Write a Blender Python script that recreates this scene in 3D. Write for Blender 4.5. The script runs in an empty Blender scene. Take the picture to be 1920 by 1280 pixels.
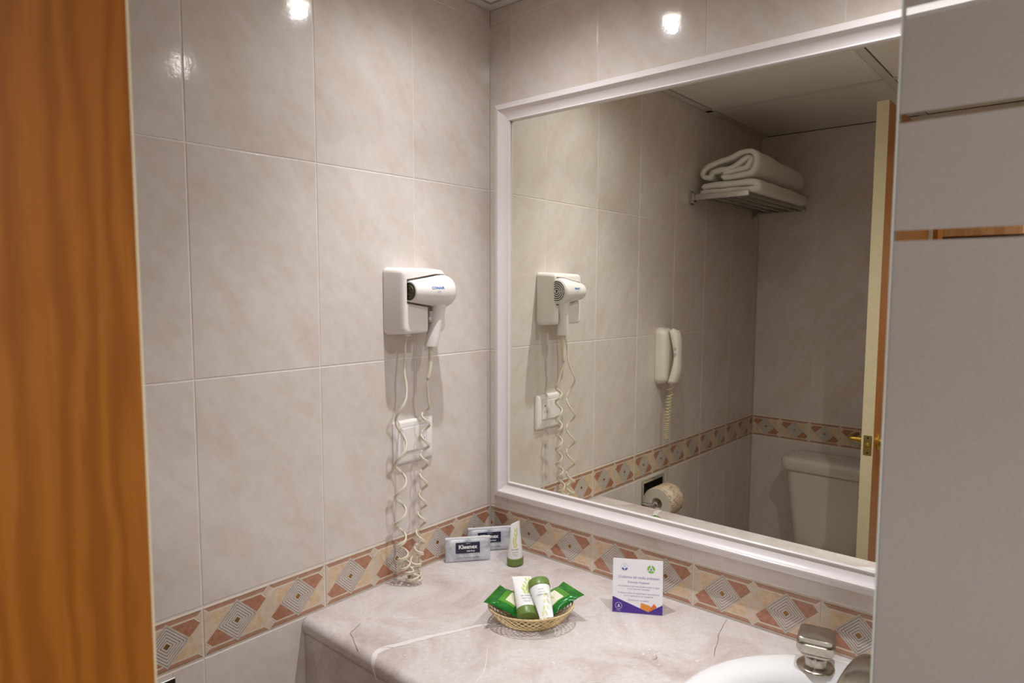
import bpy, bmesh, math, random
from mathutils import Vector, Matrix, noise
sc = bpy.context.scene
COL = sc.collection
random.seed(7)

# ------------------------------------------------------------------ camera
F_PX = 1266.19
CAM = Vector((1.16255, -1.26421, 1.45856))
yaw, pitch, roll = 0.711181, -0.081717, 0.001797
fw = Vector((-math.sin(yaw)*math.cos(pitch), math.cos(yaw)*math.cos(pitch), math.sin(pitch)))
rt = Vector((math.cos(yaw), math.sin(yaw), 0)); up = rt.cross(fw)
r2 = rt*math.cos(roll)+up*math.sin(roll); u2 = -rt*math.sin(roll)+up*math.cos(roll)
cd = bpy.data.cameras.new('camera'); cam = bpy.data.objects.new('camera', cd); COL.objects.link(cam)
cam.matrix_world = Matrix(((r2.x, u2.x, -fw.x, CAM.x), (r2.y, u2.y, -fw.y, CAM.y), (r2.z, u2.z, -fw.z, CAM.z), (0, 0, 0, 1)))
cd.sensor_width = 36; cd.lens = 36*F_PX/1920; cd.clip_start = .02; cd.clip_end = 60
cd.dof.use_dof = True; cd.dof.focus_distance = 1.6; cd.dof.aperture_fstop = 7.0
sc.camera = cam

# ------------------------------------------------------------------ world, lights, exposure
w = bpy.data.worlds.new('world'); sc.world = w; w.use_nodes = True
w.node_tree.nodes['Background'].inputs[0].default_value = (1, .93, .85, 1)
w.node_tree.nodes['Background'].inputs[1].default_value = 0.12
sc.view_settings.view_transform = 'Standard'; sc.view_settings.look = 'None'
sc.view_settings.gamma = 1; sc.view_settings.use_curve_mapping = False
sc.view_settings.exposure = 0.12
LAMPC = (.97, .985, 1.035)
def spot(x, y, z, power, size, blend, rad=.02, col=LAMPC):
    l = bpy.data.lights.new('spot_light', 'SPOT'); l.energy = power; l.spot_size = math.radians(size)
    l.spot_blend = blend; l.shadow_soft_size = rad; l.color = col
    o = bpy.data.objects.new('spot_light', l); o.location = (x, y, z); COL.objects.link(o); return o
spot(.316, -.33, 2.112, 8, 164, 1.0, .007)
spot(.316, -.33, 2.112, 18, 92, 1.0, .007)
spot(.96, -.33, 2.112, 8.5, 156, 1.0, .007)
spot(.96, -.33, 2.112, 14.5, 128, 1.0, .007)
spot(1.42, -1.36, 2.10, 54, 168, 1.0, .22)  # added fill lamp, out of view, to brighten door leaf and glass
HALL = [(1.2, -2.35, 2.28), (1.2, -3.6, 2.28)]
for x, y, z in HALL:
    spot(x, y, z, 26, 160, .6, .03)
sc.cycles.use_denoising = True
sc.cycles.sample_clamp_indirect = 4.0
sc.cycles.max_bounces = 10; sc.cycles.diffuse_bounces = 5; sc.cycles.glossy_bounces = 6; sc.cycles.transparent_max_bounces = 12
sc.cycles.caustics_reflective = True; sc.cycles.caustics_refractive = False

# ------------------------------------------------------------------ materials
def lin(c): return tuple(((v/255+.055)/1.055)**2.4 if v/255 > .04045 else v/255/12.92 for v in c)+(1,)
class NT:
    def __init__(s, name):
        s.m = bpy.data.materials.new(name); s.m.use_nodes = True; s.t = s.m.node_tree
        s.t.nodes.clear(); s.out = s.n('ShaderNodeOutputMaterial')
    def n(s, typ, **k):
        x = s.t.nodes.new(typ)
        for a, b in k.items(): setattr(x, a, b)
        return x
    def l(s, a, b): s.t.links.new(a, b)
    def coord(s, scale=(1, 1, 1), rand=0.0, kind='Object', rot=(0, 0, 0)):
        tc = s.n('ShaderNodeTexCoord'); mp = s.n('ShaderNodeMapping')
        mp.inputs['Scale'].default_value = scale; mp.inputs['Rotation'].default_value = rot
        s.l(tc.outputs[kind], mp.inputs['Vector'])
        if rand:
            oi = s.n('ShaderNodeObjectInfo'); mu = s.n('ShaderNodeMath', operation='MULTIPLY'); mu.inputs[1].default_value = rand
            s.l(oi.outputs['Random'], mu.inputs[0]); s.l(mu.outputs[0], mp.inputs['Location'])
        return mp.outputs[0]
    def noise(s, vec, scale, detail=4, rough=.55, dist=0):
        x = s.n('ShaderNodeTexNoise'); x.inputs['Scale'].default_value = scale; x.inputs['Detail'].default_value = detail
        x.inputs['Roughness'].default_value = rough; x.inputs['Distortion'].default_value = dist; s.l(vec, x.inputs['Vector']); return x.outputs[0]
    def ramp(s, fac, stops):
        x = s.n('ShaderNodeValToRGB'); e = x.color_ramp.elements
        while len(e) < len(stops): e.new(.5)
        for i, (p, c) in enumerate(stops): e[i].position = p; e[i].color = c
        s.l(fac, x.inputs[0]); return x.outputs[0]
    def mix(s, fac, a, b, mode='MIX'):
        x = s.n('ShaderNodeMix', data_type='RGBA', blend_type=mode)
        for sock, v in ((x.inputs[0], fac), (x.inputs[6], a), (x.inputs[7], b)):
            if hasattr(v, 'links'): s.l(v, sock)
            else: sock.default_value = v
        return x.outputs[2]
    def bump(s, h, strength, dist=.01):
        b = s.n('ShaderNodeBump'); b.inputs['Strength'].default_value = strength; b.inputs['Distance'].default_value = dist
        s.l(h, b.inputs['Height']); return b.outputs[0]
    def bsdf(s, color, rough=.5, metal=0, normal=None, **k):
        b = s.n('ShaderNodeBsdfPrincipled')
        if hasattr(color, 'links'): s.l(color, b.inputs['Base Color'])
        else: b.inputs['Base Color'].default_value = color
        if hasattr(rough, 'links'): s.l(rough, b.inputs['Roughness'])
        else: b.inputs['Roughness'].default_value = rough
        b.inputs['Metallic'].default_value = metal
        if normal: s.l(normal, b.inputs['Normal'])
        for a, v in k.items(): b.inputs[a.replace('_', ' ')].default_value = v
        s.l(b.outputs[0], s.out.inputs[0]); return b
def plain(name, rgb, rough=.4, metal=0, var=.06, nscale=40, bump=0, **k):
    t = NT(name); v = t.coord(); n = t.noise(v, nscale, 3)
    c = lin(rgb); d = tuple(x*(1-var) for x in c[:3])+(1,)
    col = t.ramp(n, [(.3, d), (.7, c)])
    t.bsdf(col, rough, metal, t.bump(n, bump, .001) if bump else None, **k); return t.m
M = {}
# glazed marbled wall tile
t = NT('marbled_tile'); v = t.coord(rand=13.7)
v1_ = t.coord(rand=9.1, rot=(0, 0, math.radians(52))); mp_ = t.n('ShaderNodeMapping'); mp_.inputs['Scale'].default_value = (1, 2.6, 1); t.l(v1_, mp_.inputs['Vector']); v2 = mp_.outputs[0]
n1 = t.noise(v2, 7, 8, .66, .35); n2 = t.noise(v, 42, 5, .6); n3 = t.noise(v2, 2.2, 2)
c1 = t.ramp(n1, [(.22, lin((215, 199, 184))), (.42, lin((221, 210, 200))), (.55, lin((224, 215, 208))), (.7, lin((225, 218, 213))), (.85, lin((220, 214, 211)))])
c2 = t.ramp(n2, [(.3, (.93, .92, .90, 1)), (.7, (1, 1, 1, 1))])
c3 = t.ramp(n3, [(.3, (.95, .94, .92, 1)), (.7, (1, 1, 1, 1))])
col = t.mix(1.0, t.mix(1.0, c1, c2, 'MULTIPLY'), c3, 'MULTIPLY')
t.bsdf(col, .10, 0, t.bump(t.noise(v, 38, 4, .6), .05, .004)); M['tile'] = t.m
M['tile2'] = t.m
t = NT('grout'); v = t.coord(); n = t.noise(v, 60, 4)
t.bsdf(t.ramp(n, [(.3, lin((220, 210, 202))), (.7, lin((232, 224, 217)))]), .8); M['grout'] = t.m
def glaze(name, a, b, sc_=60, rough=.22):
    t = NT(name); v = t.coord(rand=5.3); n = t.noise(v, sc_, 5, .65)
    t.bsdf(t.ramp(n, [(.35, lin(a)), (.65, lin(b))]), rough); return t.m
M['b_cream'] = glaze('border_cream', (205, 184, 160), (216, 198, 176))
M['b_peach'] = glaze('border_peach', (206, 174, 138), (222, 198, 168), 90)
M['b_rust'] = glaze('border_rust', (164, 112, 88), (184, 134, 108), 120)
M['b_rustline'] = glaze('border_rust_line', (172, 128, 104), (186, 142, 118))
M['b_dark'] = glaze('border_brown_line', (112, 66, 40), (128, 80, 52))
M['b_white'] = glaze('border_white_line', (218, 208, 198), (226, 218, 210))
M['b_grey'] = glaze('border_diamond', (190, 177, 164), (202, 190, 178))
M['b_greyline'] = glaze('border_diamond_line', (112, 98, 86), (126, 112, 98))
M['b_gold'] = plain('border_gold', (150, 112, 58), .3, .5)
# oak veneer
def wood(name, a, b, c, rough=.33):
    t = NT(name); v = t.coord((1, 1, .15)); wv = t.n('ShaderNodeTexWave', wave_type='BANDS', bands_direction='Y')
    wv.inputs['Scale'].default_value = 17; wv.inputs['Distortion'].default_value = 8; wv.inputs['Detail'].default_value = 3
    wv.inputs['Detail Scale'].default_value = 1.6; wv.inputs['Detail Roughness'].default_value = .6
    t.l(v, wv.inputs['Vector']); n = t.noise(t.coord((1, 1, .02)), 260, 4, .7); n0 = t.noise(t.coord((1, 1, .25)), 6, 2)
    base = t.ramp(wv.outputs[0], [(.1, lin(a)), (.5, lin(b)), (.9, lin(c))])
    fine = t.ramp(n, [(.3, (.90, .88, .84, 1)), (.62, (1, 1, 1, 1))]); big = t.ramp(n0, [(.3, (.9, .87, .82, 1)), (.7, (1, 1, 1, 1))])
    col = t.mix(1.0, t.mix(1.0, base, fine, 'MULTIPLY'), big, 'MULTIPLY')
    t.bsdf(col, rough, 0, t.bump(n, .08, .001)); return t.m
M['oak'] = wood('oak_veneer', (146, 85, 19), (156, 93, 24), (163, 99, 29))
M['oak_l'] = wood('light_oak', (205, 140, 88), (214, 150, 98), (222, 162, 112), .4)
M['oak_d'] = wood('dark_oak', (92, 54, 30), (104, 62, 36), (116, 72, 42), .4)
M['cream_edge'] = plain('cream_paint', (222, 208, 172), .45)
M['brass'] = plain('brass', (200, 165, 80), .3, 1)
M['brass_d'] = plain('aged_brass', (150, 128, 78), .4, 1)
# counter marble
t = NT('beige_marble'); v = t.coord(); 
n1 = t.noise(v, 5.5, 9, .62, .8); n2 = t.noise(v, 110, 7, .75); n3 = t.noise(v, 1.8, 3); n4 = t.noise(t.coord(rot=(0, 0, .7)), 24, 8, .75, 1.2)
c = t.ramp(n1, [(.25, lin((170, 153, 145))), (.42, lin((200, 188, 182))), (.55, lin((214, 207, 204))), (.66, lin((205, 193, 187))), (.78, lin((194, 170, 152)))])
c = t.mix(1.0, c, t.ramp(n2, [(.30, (.66, .62, .60, 1)), (.44, (.95, .94, .94, 1)), (.7, (1.07, 1.07, 1.07, 1))]), 'MULTIPLY')
c = t.mix(1.0, c, t.ramp(n3, [(.3, (.93, .91, .9, 1)), (.7, (1.05, 1.04, 1.03, 1))]), 'MULTIPLY')
c = t.mix(t.ramp(n4, [(.68, (0, 0, 0, 1)), (.74, (.75, .75, .75, 1))]), c, lin((226, 216, 206)))
vo = t.n('ShaderNodeTexVoronoi', feature='DISTANCE_TO_EDGE'); vo.inputs['Scale'].default_value = 3.6
wrp = t.n('ShaderNodeMix', data_type='RGBA', blend_type='LINEAR_LIGHT'); wrp.inputs[0].default_value = .10
nz = t.n('ShaderNodeTexNoise'); nz.inputs['Scale'].default_value = 9; nz.inputs['Detail'].default_value = 5; t.l(v, nz.inputs['Vector'])
t.l(v, wrp.inputs[6]); t.l(nz.outputs['Color'], wrp.inputs[7]); t.l(wrp.outputs[2], vo.inputs['Vector'])
vein = t.ramp(vo.outputs['Distance'], [(.0, (.55, .55, .55, 1)), (.012, (0, 0, 0, 1))])
brk = t.ramp(t.noise(v, 4, 3), [(.45, (0, 0, 0, 1)), (.6, (1, 1, 1, 1))])
c = t.mix(t.mix(1.0, vein, brk, 'MULTIPLY'), c, lin((222, 210, 202)))
t.bsdf(c, t.ramp(n2, [(.3, (.30,)*3+(1,)), (.7, (.2,)*3+(1,))]), 0, t.bump(n2, .04, .001)); M['marble'] = t.m
M['vein'] = plain('white_calcite', (232, 226, 220), .25, 0, .10, 90)
M['crack'] = plain('brown_crack', (120, 88, 66), .6)
M['pvc'] = plain('white_enamel', (226, 218, 216), .22, 0, .02)
M['plastic'] = plain('white_plastic', (236, 230, 224), .28, 0, .02)
M['plastic2'] = plain('ivory_plastic', (230, 222, 208), .35, 0, .03)
M['cordm'] = plain('cream_cord', (222, 212, 192), .45, 0, .03)
M['cordy'] = plain('yellowed_cord', (214, 200, 150), .45, 0, .03)
M['black'] = plain('black_plastic', (26, 24, 22), .5)
M['darkgap'] = plain('ceiling_gap_shade', (40, 36, 32), .6)
M['chrome'] = plain('chrome', (214, 214, 212), .12, 1, .03)
M['chrome2'] = plain('satin_chrome', (170, 170, 166), .25, 1, .05)
M['nickel'] = plain('brushed_nickel', (190, 182, 168), .24, 1, .08, 200)
M['porcelain'] = plain('porcelain', (238, 236, 234), .08, 0, .01)
M['porcelain2'] = plain('toilet_ceramic', (214, 208, 194), .12, 0, .01)
M['blue'] = plain('blue_print', (20, 110, 190), .4)
M['greyp'] = plain('grey_print', (188, 186, 186), .4)
M['ceil'] = plain('ceiling_board', (228, 222, 212), .85, 0, .05, 120, .1)
M['tbar'] = plain('ceiling_bar', (212, 206, 196), .5, 0, .02)
M['plaster'] = plain('hall_plaster', (206, 192, 172), .85)
M['floorm'] = glaze('floor_ceramic', (176, 156, 134), (192, 174, 152), 12, .3)
M['foil'] = (lambda t: (t.bsdf(t.ramp(t.noise(t.coord((1, 1, 1)), 26, 5, .65, .6), [(.3, lin((160, 164, 174))), (.5, lin((200, 203, 210))), (.68, lin((236, 236, 240)))]), .32, .25, t.bump(t.noise(t.coord(), 45, 3), .5, .003)), t.m)[1])(NT('silver_wrap'))
M['foilw'] = plain('pale_wrap_edge', (226, 224, 226), .35, .1)
M['navy'] = plain('navy_print', (34, 36, 62), .35)
M['white'] = plain('white_print', (238, 236, 236), .4, 0, .01)
M['greentxt'] = plain('dark_print', (84, 84, 74), .5)
M['tube'] = plain('white_tube', (232, 230, 226), .25, 0, .02)
M['olive'] = plain('olive_cap', (104, 128, 56), .33, 0, .08)
M['leafp'] = plain('leaf_print', (202, 208, 112), .4, 0, .12, 160)
M['leafp2'] = plain('pale_leaf_print', (214, 216, 158), .4, 0, .12, 160)
t = NT('green_wrapper'); v = t.coord(); n = t.noise(v, 30, 4, .6, .5)
g = t.ramp(n, [(.3, lin((22, 92, 34))), (.55, lin((36, 122, 44))), (.78, lin((84, 168, 74)))])
t.bsdf(g, .22, .15, t.bump(t.noise(v, 60, 3), .5, .002)); M['green'] = t.m
M['lime'] = plain('lime_print', (96, 164, 52), .3, 0, .45, 35)
M['cream_l'] = plain('cream_label', (236, 232, 204), .35, 0, .03)
M['wicker'] = plain('wicker', (226, 200, 150), .6, 0, .22, 120, .4)
M['purple'] = plain('purple_print', (76, 46, 140), .35)
M['violet'] = plain('violet_text', (132, 114, 172), .4)
M['orange'] = plain('orange_print', (236, 150, 60), .4, 0, .15, 80)
M['orange2'] = plain('deep_orange_print', (222, 112, 54), .4)
M['lgreen'] = plain('green_print', (128, 190, 70), .4, 0, .1)
M['dblue'] = plain('blue_emblem', (40, 70, 150), .4)
M['lblue'] = plain('pale_blue_emblem', (196, 206, 230), .4)
t = NT('terry_towel'); v = t.coord(); n = t.noise(v, 420, 3, .7); n2 = t.noise(v, 18, 3)
t.bsdf(t.ramp(n2, [(.3, lin((238, 230, 218))), (.7, lin((246, 240, 230)))]), .95, 0, t.bump(n, .6, .004), Sheen_Weight=.3); M['towel'] = t.m
M['paper'] = plain('tissue_paper', (224, 212, 196), .9)
t = NT('printed_wrapper'); v = t.coord(); n = t.noise(v, 55, 3, .6, 1.5)
t.bsdf(t.ramp(n, [(.42, lin((226, 212, 190))), (.5, lin((200, 150, 96))), (.56, lin((226, 214, 196))), (.64, lin((84, 66, 66))), (.70, lin((220, 206, 190)))]), .6); M['rollwrap'] = t.m
t = NT('mirror_silver'); g = t.n('ShaderNodeBsdfGlossy'); g.inputs['Color'].default_value = (.86, .86, .78, 1); g.inputs['Roughness'].default_value = 0
t.l(g.outputs[0], t.out.inputs[0]); M['mirror'] = t.m
t = NT('clear_glass'); a = t.n('ShaderNodeBsdfTransparent'); a.inputs[0].default_value = (.93, .95, .93, 1); g = t.n('ShaderNodeBsdfGlossy'); g.inputs['Roughness'].default_value = .02
f = t.n('ShaderNodeFresnel'); f.inputs[0].default_value = 1.45; mx = t.n('ShaderNodeMixShader'); t.l(f.outputs[0], mx.inputs[0]); t.l(a.outputs[0], mx.inputs[1]); t.l(g.outputs[0], mx.inputs[2]); t.l(mx.outputs[0], t.out.inputs[0]); M['glass'] = t.m
t = NT('glass_edge'); t.bsdf(lin((206, 212, 204)), .25, 0); M['glassedge'] = t.m
t = NT('frosted_film'); v = t.coord(); n = t.noise(v, 900, 2); cc = t.ramp(n, [(.3, lin((206, 200, 194))), (.7, lin((216, 210, 204)))])
a = t.n('ShaderNodeBsdfTranslucent'); b = t.n('ShaderNodeBsdfDiffuse'); t.l(cc, a.inputs[0]); t.l(cc, b.inputs[0])
mx = t.n('ShaderNodeMixShader'); mx.inputs[0].default_value = .45; t.l(a.outputs[0], mx.inputs[1]); t.l(b.outputs[0], mx.inputs[2]); t.l(mx.outputs[0], t.out.inputs[0]); M['film'] = t.m
t = NT('lamp_lens'); e = t.n('ShaderNodeEmission'); e.inputs[0].default_value = (1, .9, .78, 1); e.inputs[1].default_value = 60; t.l(e.outputs[0], t.out.inputs[0]); M['lens'] = t.m

# ------------------------------------------------------------------ object helpers
ORI = {}
def link(o, parent=None, origin=(0, 0, 0)):
    COL.objects.link(o); o.location = Vector(origin)
    ORI[o.name] = Vector(origin)
    if parent is not None:
        o.parent = parent; o.location = Vector(origin)-ORI[parent.name]
    return o
def obj(name, me, mats, parent=None, origin=(0, 0, 0), rot=None):
    o = bpy.data.objects.new(name, me)
    if not me.materials:
        for m in (mats if isinstance(mats, (list, tuple)) else [mats]): me.materials.append(M[m] if isinstance(m, str) else m)
    link(o, parent, origin)
    if rot is not None: o.rotation_euler = rot.to_euler()
    return o
def mk(name, verts, faces, mats, parent=None, origin=None, smooth=False, mi=None, auto=None):
    """mesh given in world coordinates; origin defaults to the parent's"""
    if origin is None: origin = ORI[parent.name] if parent is not None else Vector((0, 0, 0))
    O = Vector(origin); me = bpy.data.meshes.new(name)
    me.from_pydata([tuple(Vector(v)-O) for v in verts], [], faces); me.update()
    if mi: me.polygons.foreach_set('material_index', mi)
    if smooth: me.polygons.foreach_set('use_smooth', [True]*len(me.polygons))
    if auto is not None: me.set_sharp_from_angle(angle=math.radians(auto))
    return obj(name, me, mats, parent, O)
def bmk(name, bm, mats, parent=None, origin=None, smooth=False, auto=None):
    if origin is None: origin = ORI[parent.name] if parent is not None else Vector((0, 0, 0))
    bmesh.ops.translate(bm, verts=bm.verts, vec=-Vector(origin))
    me = bpy.data.meshes.new(name); bmesh.ops.recalc_face_normals(bm, faces=bm.faces); bm.to_mesh(me); bm.free()
    if smooth: me.polygons.foreach_set('use_smooth', [True]*len(me.polygons))
    if auto is not None: me.set_sharp_from_angle(angle=math.radians(auto))
    return obj(name, me, mats, parent, origin)
def tag(o, label=None, cat=None, group=None, kind=None):
    if label: o['label'] = label
    if cat: o['category'] = cat
    if group: o['group'] = group
    if kind: o['kind'] = kind
    return o
def thing(name, label, cat, base=(0, 0, 0), group=None):
    o = bpy.data.objects.new(name, None); o.empty_display_size = .05; link(o, None, base); return tag(o, label, cat, group)
def struct(o): o['kind'] = 'structure'; return o
def bbox(bm, a, b, bev=0, seg=2):
    r = bmesh.ops.create_cube(bm, size=1); vs = r['verts']; a = Vector(a); b = Vector(b)
    for v in vs: v.co = Vector(((a.x+b.x)/2+v.co.x*(b.x-a.x), (a.y+b.y)/2+v.co.y*(b.y-a.y), (a.z+b.z)/2+v.co.z*(b.z-a.z)))
    if bev:
        es = list({e for v in vs for e in v.link_edges}); bmesh.ops.bevel(bm, geom=es, offset=bev, segments=seg, affect='EDGES', profile=.5)
def box(name, a, b, mat, parent=None, bev=0, seg=2, origin=None, smooth=False):
    bm = bmesh.new(); bbox(bm, a, b, bev, seg); return bmk(name, bm, mat, parent, origin, smooth, 40 if smooth else None)
def frame_of(ax):
    ax = Vector(ax).normalized(); t = Vector((0, 0, 1)) if abs(ax.z) < .9 else Vector((1, 0, 0)); a = ax.cross(t).normalized(); return a, ax.cross(a).normalized(), ax
def lathe(prof, c, ax, seg=32, sx=1, sy=1, V=None, Fc=None, A=None):
    """prof: (r, h) along ax"""
    V = [] if V is None else V; Fc = [] if Fc is None else Fc
    a, b, n = frame_of(ax)
    if A is not None: a, b = A
    c = Vector(c); s0 = len(V)
    for r, h in prof:
        for k in range(seg):
            th = 2*math.pi*k/seg; V.append(c+n*h+a*(r*sx*math.cos(th))+b*(r*sy*math.sin(th)))
    for i in range(len(prof)-1):
        for k in range(seg):
            k2 = (k+1) % seg; Fc.append((s0+i*seg+k, s0+i*seg+k2, s0+(i+1)*seg+k2, s0+(i+1)*seg+k))
    if prof[0][0] > 1e-6: Fc.append(tuple(s0+k for k in range(seg))[::-1])
    if prof[-1][0] > 1e-6: Fc.append(tuple(s0+(len(prof)-1)*seg+k for k in range(seg)))
    return V, Fc
def tube(pts, r, seg=8, V=None, Fc=None, closed=False):
    V = [] if V is None else V; Fc = [] if Fc is None else Fc
    pts = [Vector(p) for p in pts]; n = len(pts); s0 = len(V); prev = None
    for i, p in enumerate(pts):
        if closed: d = (pts[(i+1) % n]-pts[i-1])
        else: d = (pts[min(i+1, n-1)]-pts[max(i-1, 0)])
        d.normalize()
        if prev is None: a = frame_of(d)[0]
        else: a = (prev-d*prev.dot(d)).normalized()
        b = d.cross(a); prev = a
        rr = r[i] if isinstance(r, (list, tuple)) else r
        for k in range(seg):
            th = 2*math.pi*k/seg; V.append(p+a*(rr*math.cos(th))+b*(rr*math.sin(th)))
    m = n if closed else n-1
    for i in range(m):
        i2 = (i+1) % n
        for k in range(seg):
            k2 = (k+1) % seg; Fc.append((s0+i*seg+k, s0+i*seg+k2, s0+i2*seg+k2, s0+i2*seg+k))
    if not closed:
        Fc.append(tuple(s0+k for k in range(seg))[::-1]); Fc.append(tuple(s0+(n-1)*seg+k for k in range(seg)))
    return V, Fc
def smooth_path(pts, n=8):
    pts = [Vector(p) for p in pts]; out = []
    P = [pts[0]*2-pts[1]]+pts+[pts[-1]*2-pts[-2]]
    for i in range(1, len(P)-2):
        for k in range(n):
            t = k/n; a, b, c, d = P[i-1], P[i], P[i+1], P[i+2]
            out.append(.5*((2*b)+(c-a)*t+(2*a-5*b+4*c-d)*t*t+(3*b-a-3*c+d)*t*t*t))
    out.append(pts[-1]); return out
def text_mesh(s, size, align='CENTER', bold=0, spacing=1.0):
    cu = bpy.data.curves.new('txt', 'FONT'); cu.body = s; cu.size = size; cu.align_x = align; cu.align_y = 'CENTER'; cu.offset = bold; cu.resolution_u = 2; cu.space_character = spacing
    o = bpy.data.objects.new('txt', cu); COL.objects.link(o); dg = bpy.context.evaluated_depsgraph_get()
    me = bpy.data.meshes.new_from_object(o.evaluated_get(dg)); vs = [v.co.copy() for v in me.vertices]; fs = [tuple(p.vertices) for p in me.polygons]
    bpy.data.objects.remove(o); bpy.data.curves.remove(cu); bpy.data.meshes.remove(me); return vs, fs
def decal(V, Fc, vs, fs, fn):
    s0 = len(V); V.extend(fn(v.x, v.y) for v in vs); Fc.extend(tuple(s0+i for i in f) for f in fs)

# ------------------------------------------------------------------ tiles
TW, ZT, BH = .25, .893, .0926
ROWS = [(-.003, .3984), (.3984, .7995), (ZT+.0022, 1.2974), (1.2974, 1.697), (1.697, 2.098), (2.098, 2.13)]
CEIL = 2.1300
def tile_geo(rects, th=.006, bev=.0013, gl=.0002):
    V, Fc = [], []
    for (x0, y0, x1, y1) in rects:
        s = len(V)
        for (d, z) in ((0, -th+.001), (0, -bev*.6), (bev*.4, -bev*.2), (bev, 0)):
            V += [(x0+d, y0+d, z), (x1-d, y0+d, z), (x1-d, y1-d, z), (x0+d, y1-d, z)]
        for i in range(3):
            for k in range(4):
                k2 = (k+1) % 4; Fc.append((s+i*4+k, s+i*4+k2, s+i*4+4+k2, s+i*4+4+k))
        Fc.append((s+12, s+13, s+14, s+15))
    return V, Fc
def subtract(r, h):
    x0, y0, x1, y1 = r; a0, b0, a1, b1 = h
    if a0 >= x1 or a1 <= x0 or b0 >= y1 or b1 <= y0: return [r]
    out = []
    if a0 > x0: out.append((x0, y0, a0, y1))
    if a1 < x1: out.append((a1, y0, x1, y1))
    m0, m1 = max(x0, a0), min(x1, a1)
    if b0 > y0: out.append((m0, y0, m1, b0))
    if b1 < y1: out.append((m0, b1, m1, y1))
    return [q for q in out if q[2]-q[0] > .004 and q[3]-q[1] > .004]
CACHE = {}
# printed border tile: pattern polygons in tile coordinates (0..TW, 0..BH)
HB = BH-.002
def border_polys():
    P = []; H = HB; lay = [0]
    def add(poly, m, z): P.append((poly, m, z))
    def dia(cx, cy, r, m, z):
        if m: add([(cx-r, cy), (cx, cy-r), (cx+r, cy), (cx, cy+r)], m, z)
    def rect(a, b, c, d, m, z): add([(a, b), (c, b), (c, d), (a, d)], m, z)
    for side in (0, 1):
        f = (lambda y: y) if side == 0 else (lambda y: H-y)
        def sr(a, y0, c, y1, m, z):
            y0, y1 = sorted((f(y0), f(y1))); rect(a, y0, c, y1, m, z)
        sr(0, .0030, TW, .0042, 'b_dark', 1); sr(0, .0046, TW, .0102, 'b_rustline', 1); sr(0, .0102, TW, .0114, 'b_cream', 1)
    for c in (0, 1):
        o = c*.125; q = .0145; e = .0118
        add([(o+.002, e+q), (o+q, e), (o+.125-q, e), (o+.123, e+q), (o+.123, H-e-q), (o+.125-q, H-e), (o+q, H-e), (o+.002, H-e-q)], 'b_white', 2)
        q += .0005; e += .0014
        add([(o+.0033, e+q), (o+q, e), (o+.125-q, e), (o+.1217, e+q), (o+.1217, H-e-q), (o+.125-q, H-e), (o+q, H-e), (o+.0033, H-e-q)], 'b_peach', 3)
        cx, cy = o+.0625, H/2
        up_ = [(cx+.012, H-e-.0006), (o+.1095, H-e-.0006), (o+.120, H-e-.0115), (cx+.041, cy+.0045), (cx+.034, cy-.001), (cx+.004, cy+.030)]
        add(up_, 'b_rust', 4); add([(2*cx-x, 2*cy-y) for x, y in up_], 'b_rust', 4)
        r = .0398; z = 5; dia(cx, cy, r, None, z)
        def ring(r1, r0, m):
            q = [(-1, 0), (0, -1), (1, 0), (0, 1)]
            for i in range(4):
                a, b = q[i], q[(i+1) % 4]; add([(cx+a[0]*r1, cy+a[1]*r1), (cx+b[0]*r1, cy+b[1]*r1), (cx+b[0]*r0, cy+b[1]*r0), (cx+a[0]*r0, cy+a[1]*r0)], m, 6)
        rad = .0398
        for k in range(5):
            r = .0350-k*.0060; ring(rad, r, 'b_grey'); ring(r, r-.0015, 'b_greyline'); ring(r-.0015, r-.0033, 'b_white'); rad = r-.0033
        ring(rad, .0060, 'b_grey'); dia(cx, cy, .0060, 'b_gold', 6)
    rect(.1205, .0262, .1295, H-.0262, 'b_peach', 3.2)
    for u in (0, .125, .25):
        d = u-.125; cy = H/2; add([(x+d, y) for x, y in ((.1205, H-.0233), (.1350, H-.0137), (.1465, cy-.0045), (.1295, .0233), (.1150, .0137), (.1035, cy+.0045))][::-1], 'b_cream', 3.6)
        for y in (.0118, H-.0118):
            dia(u, y, .0112, 'b_white', 4.2); dia(u, y, .0095, 'b_cream', 4.6)
    return P
BP = border_polys(); BM_ = ['b_cream', 'b_peach', 'b_rust', 'b_rustline', 'b_dark', 'b_white', 'b_grey', 'b_greyline', 'b_gold']
def clip(poly, a, b):
    for (s, lim) in ((1, a), (-1, -b)):
        out = []
        for i in range(len(poly)):
            p, q = poly[i-1], poly[i]; dp, dq = s*p[0]-lim, s*q[0]-lim
            if (dp < 0) != (dq < 0):
                t = dp/(dp-dq); out.append((p[0]+(q[0]-p[0])*t, p[1]+(q[1]-p[1])*t))
            if dq >= 0: out.append(q)
        poly = out
        if len(poly) < 3: return None
    return poly
def border_mesh(a, b):
    key = ('b', round(a, 4), round(b, 4))
    if key in CACHE: return CACHE[key]
    a += .001; b -= .001; cx = (a+b)/2
    V, Fc = tile_geo([(a-cx, 0-HB/2, b-cx, HB/2)]); mi = [0]*len(Fc)
    for poly, m, z in BP:
        p = clip(poly, a+.0012, b-.0012)
        p = p and [(x, min(max(y, .0012), HB-.0012)) for x, y in p]
        if not p: continue
        s = len(V); V += [(x-cx, y-HB/2, z*.00008) for x, y in p]; Fc.append(tuple(range(s, s+len(p)))); mi.append(BM_.index(m))
    me = bpy.data.meshes.new('border_tile'); me.from_pydata(V, [], Fc); me.polygons.foreach_set('material_index', mi)
    for m in BM_: me.materials.append(M[m])
    bm = bmesh.new(); bm.from_mesh(me)
    for f_ in bm.faces:
        if f_.calc_area() and f_.normal.z < -.5: f_.normal_flip()
    bm.to_mesh(me); bm.free()
    CACHE[key] = me; return me
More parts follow.
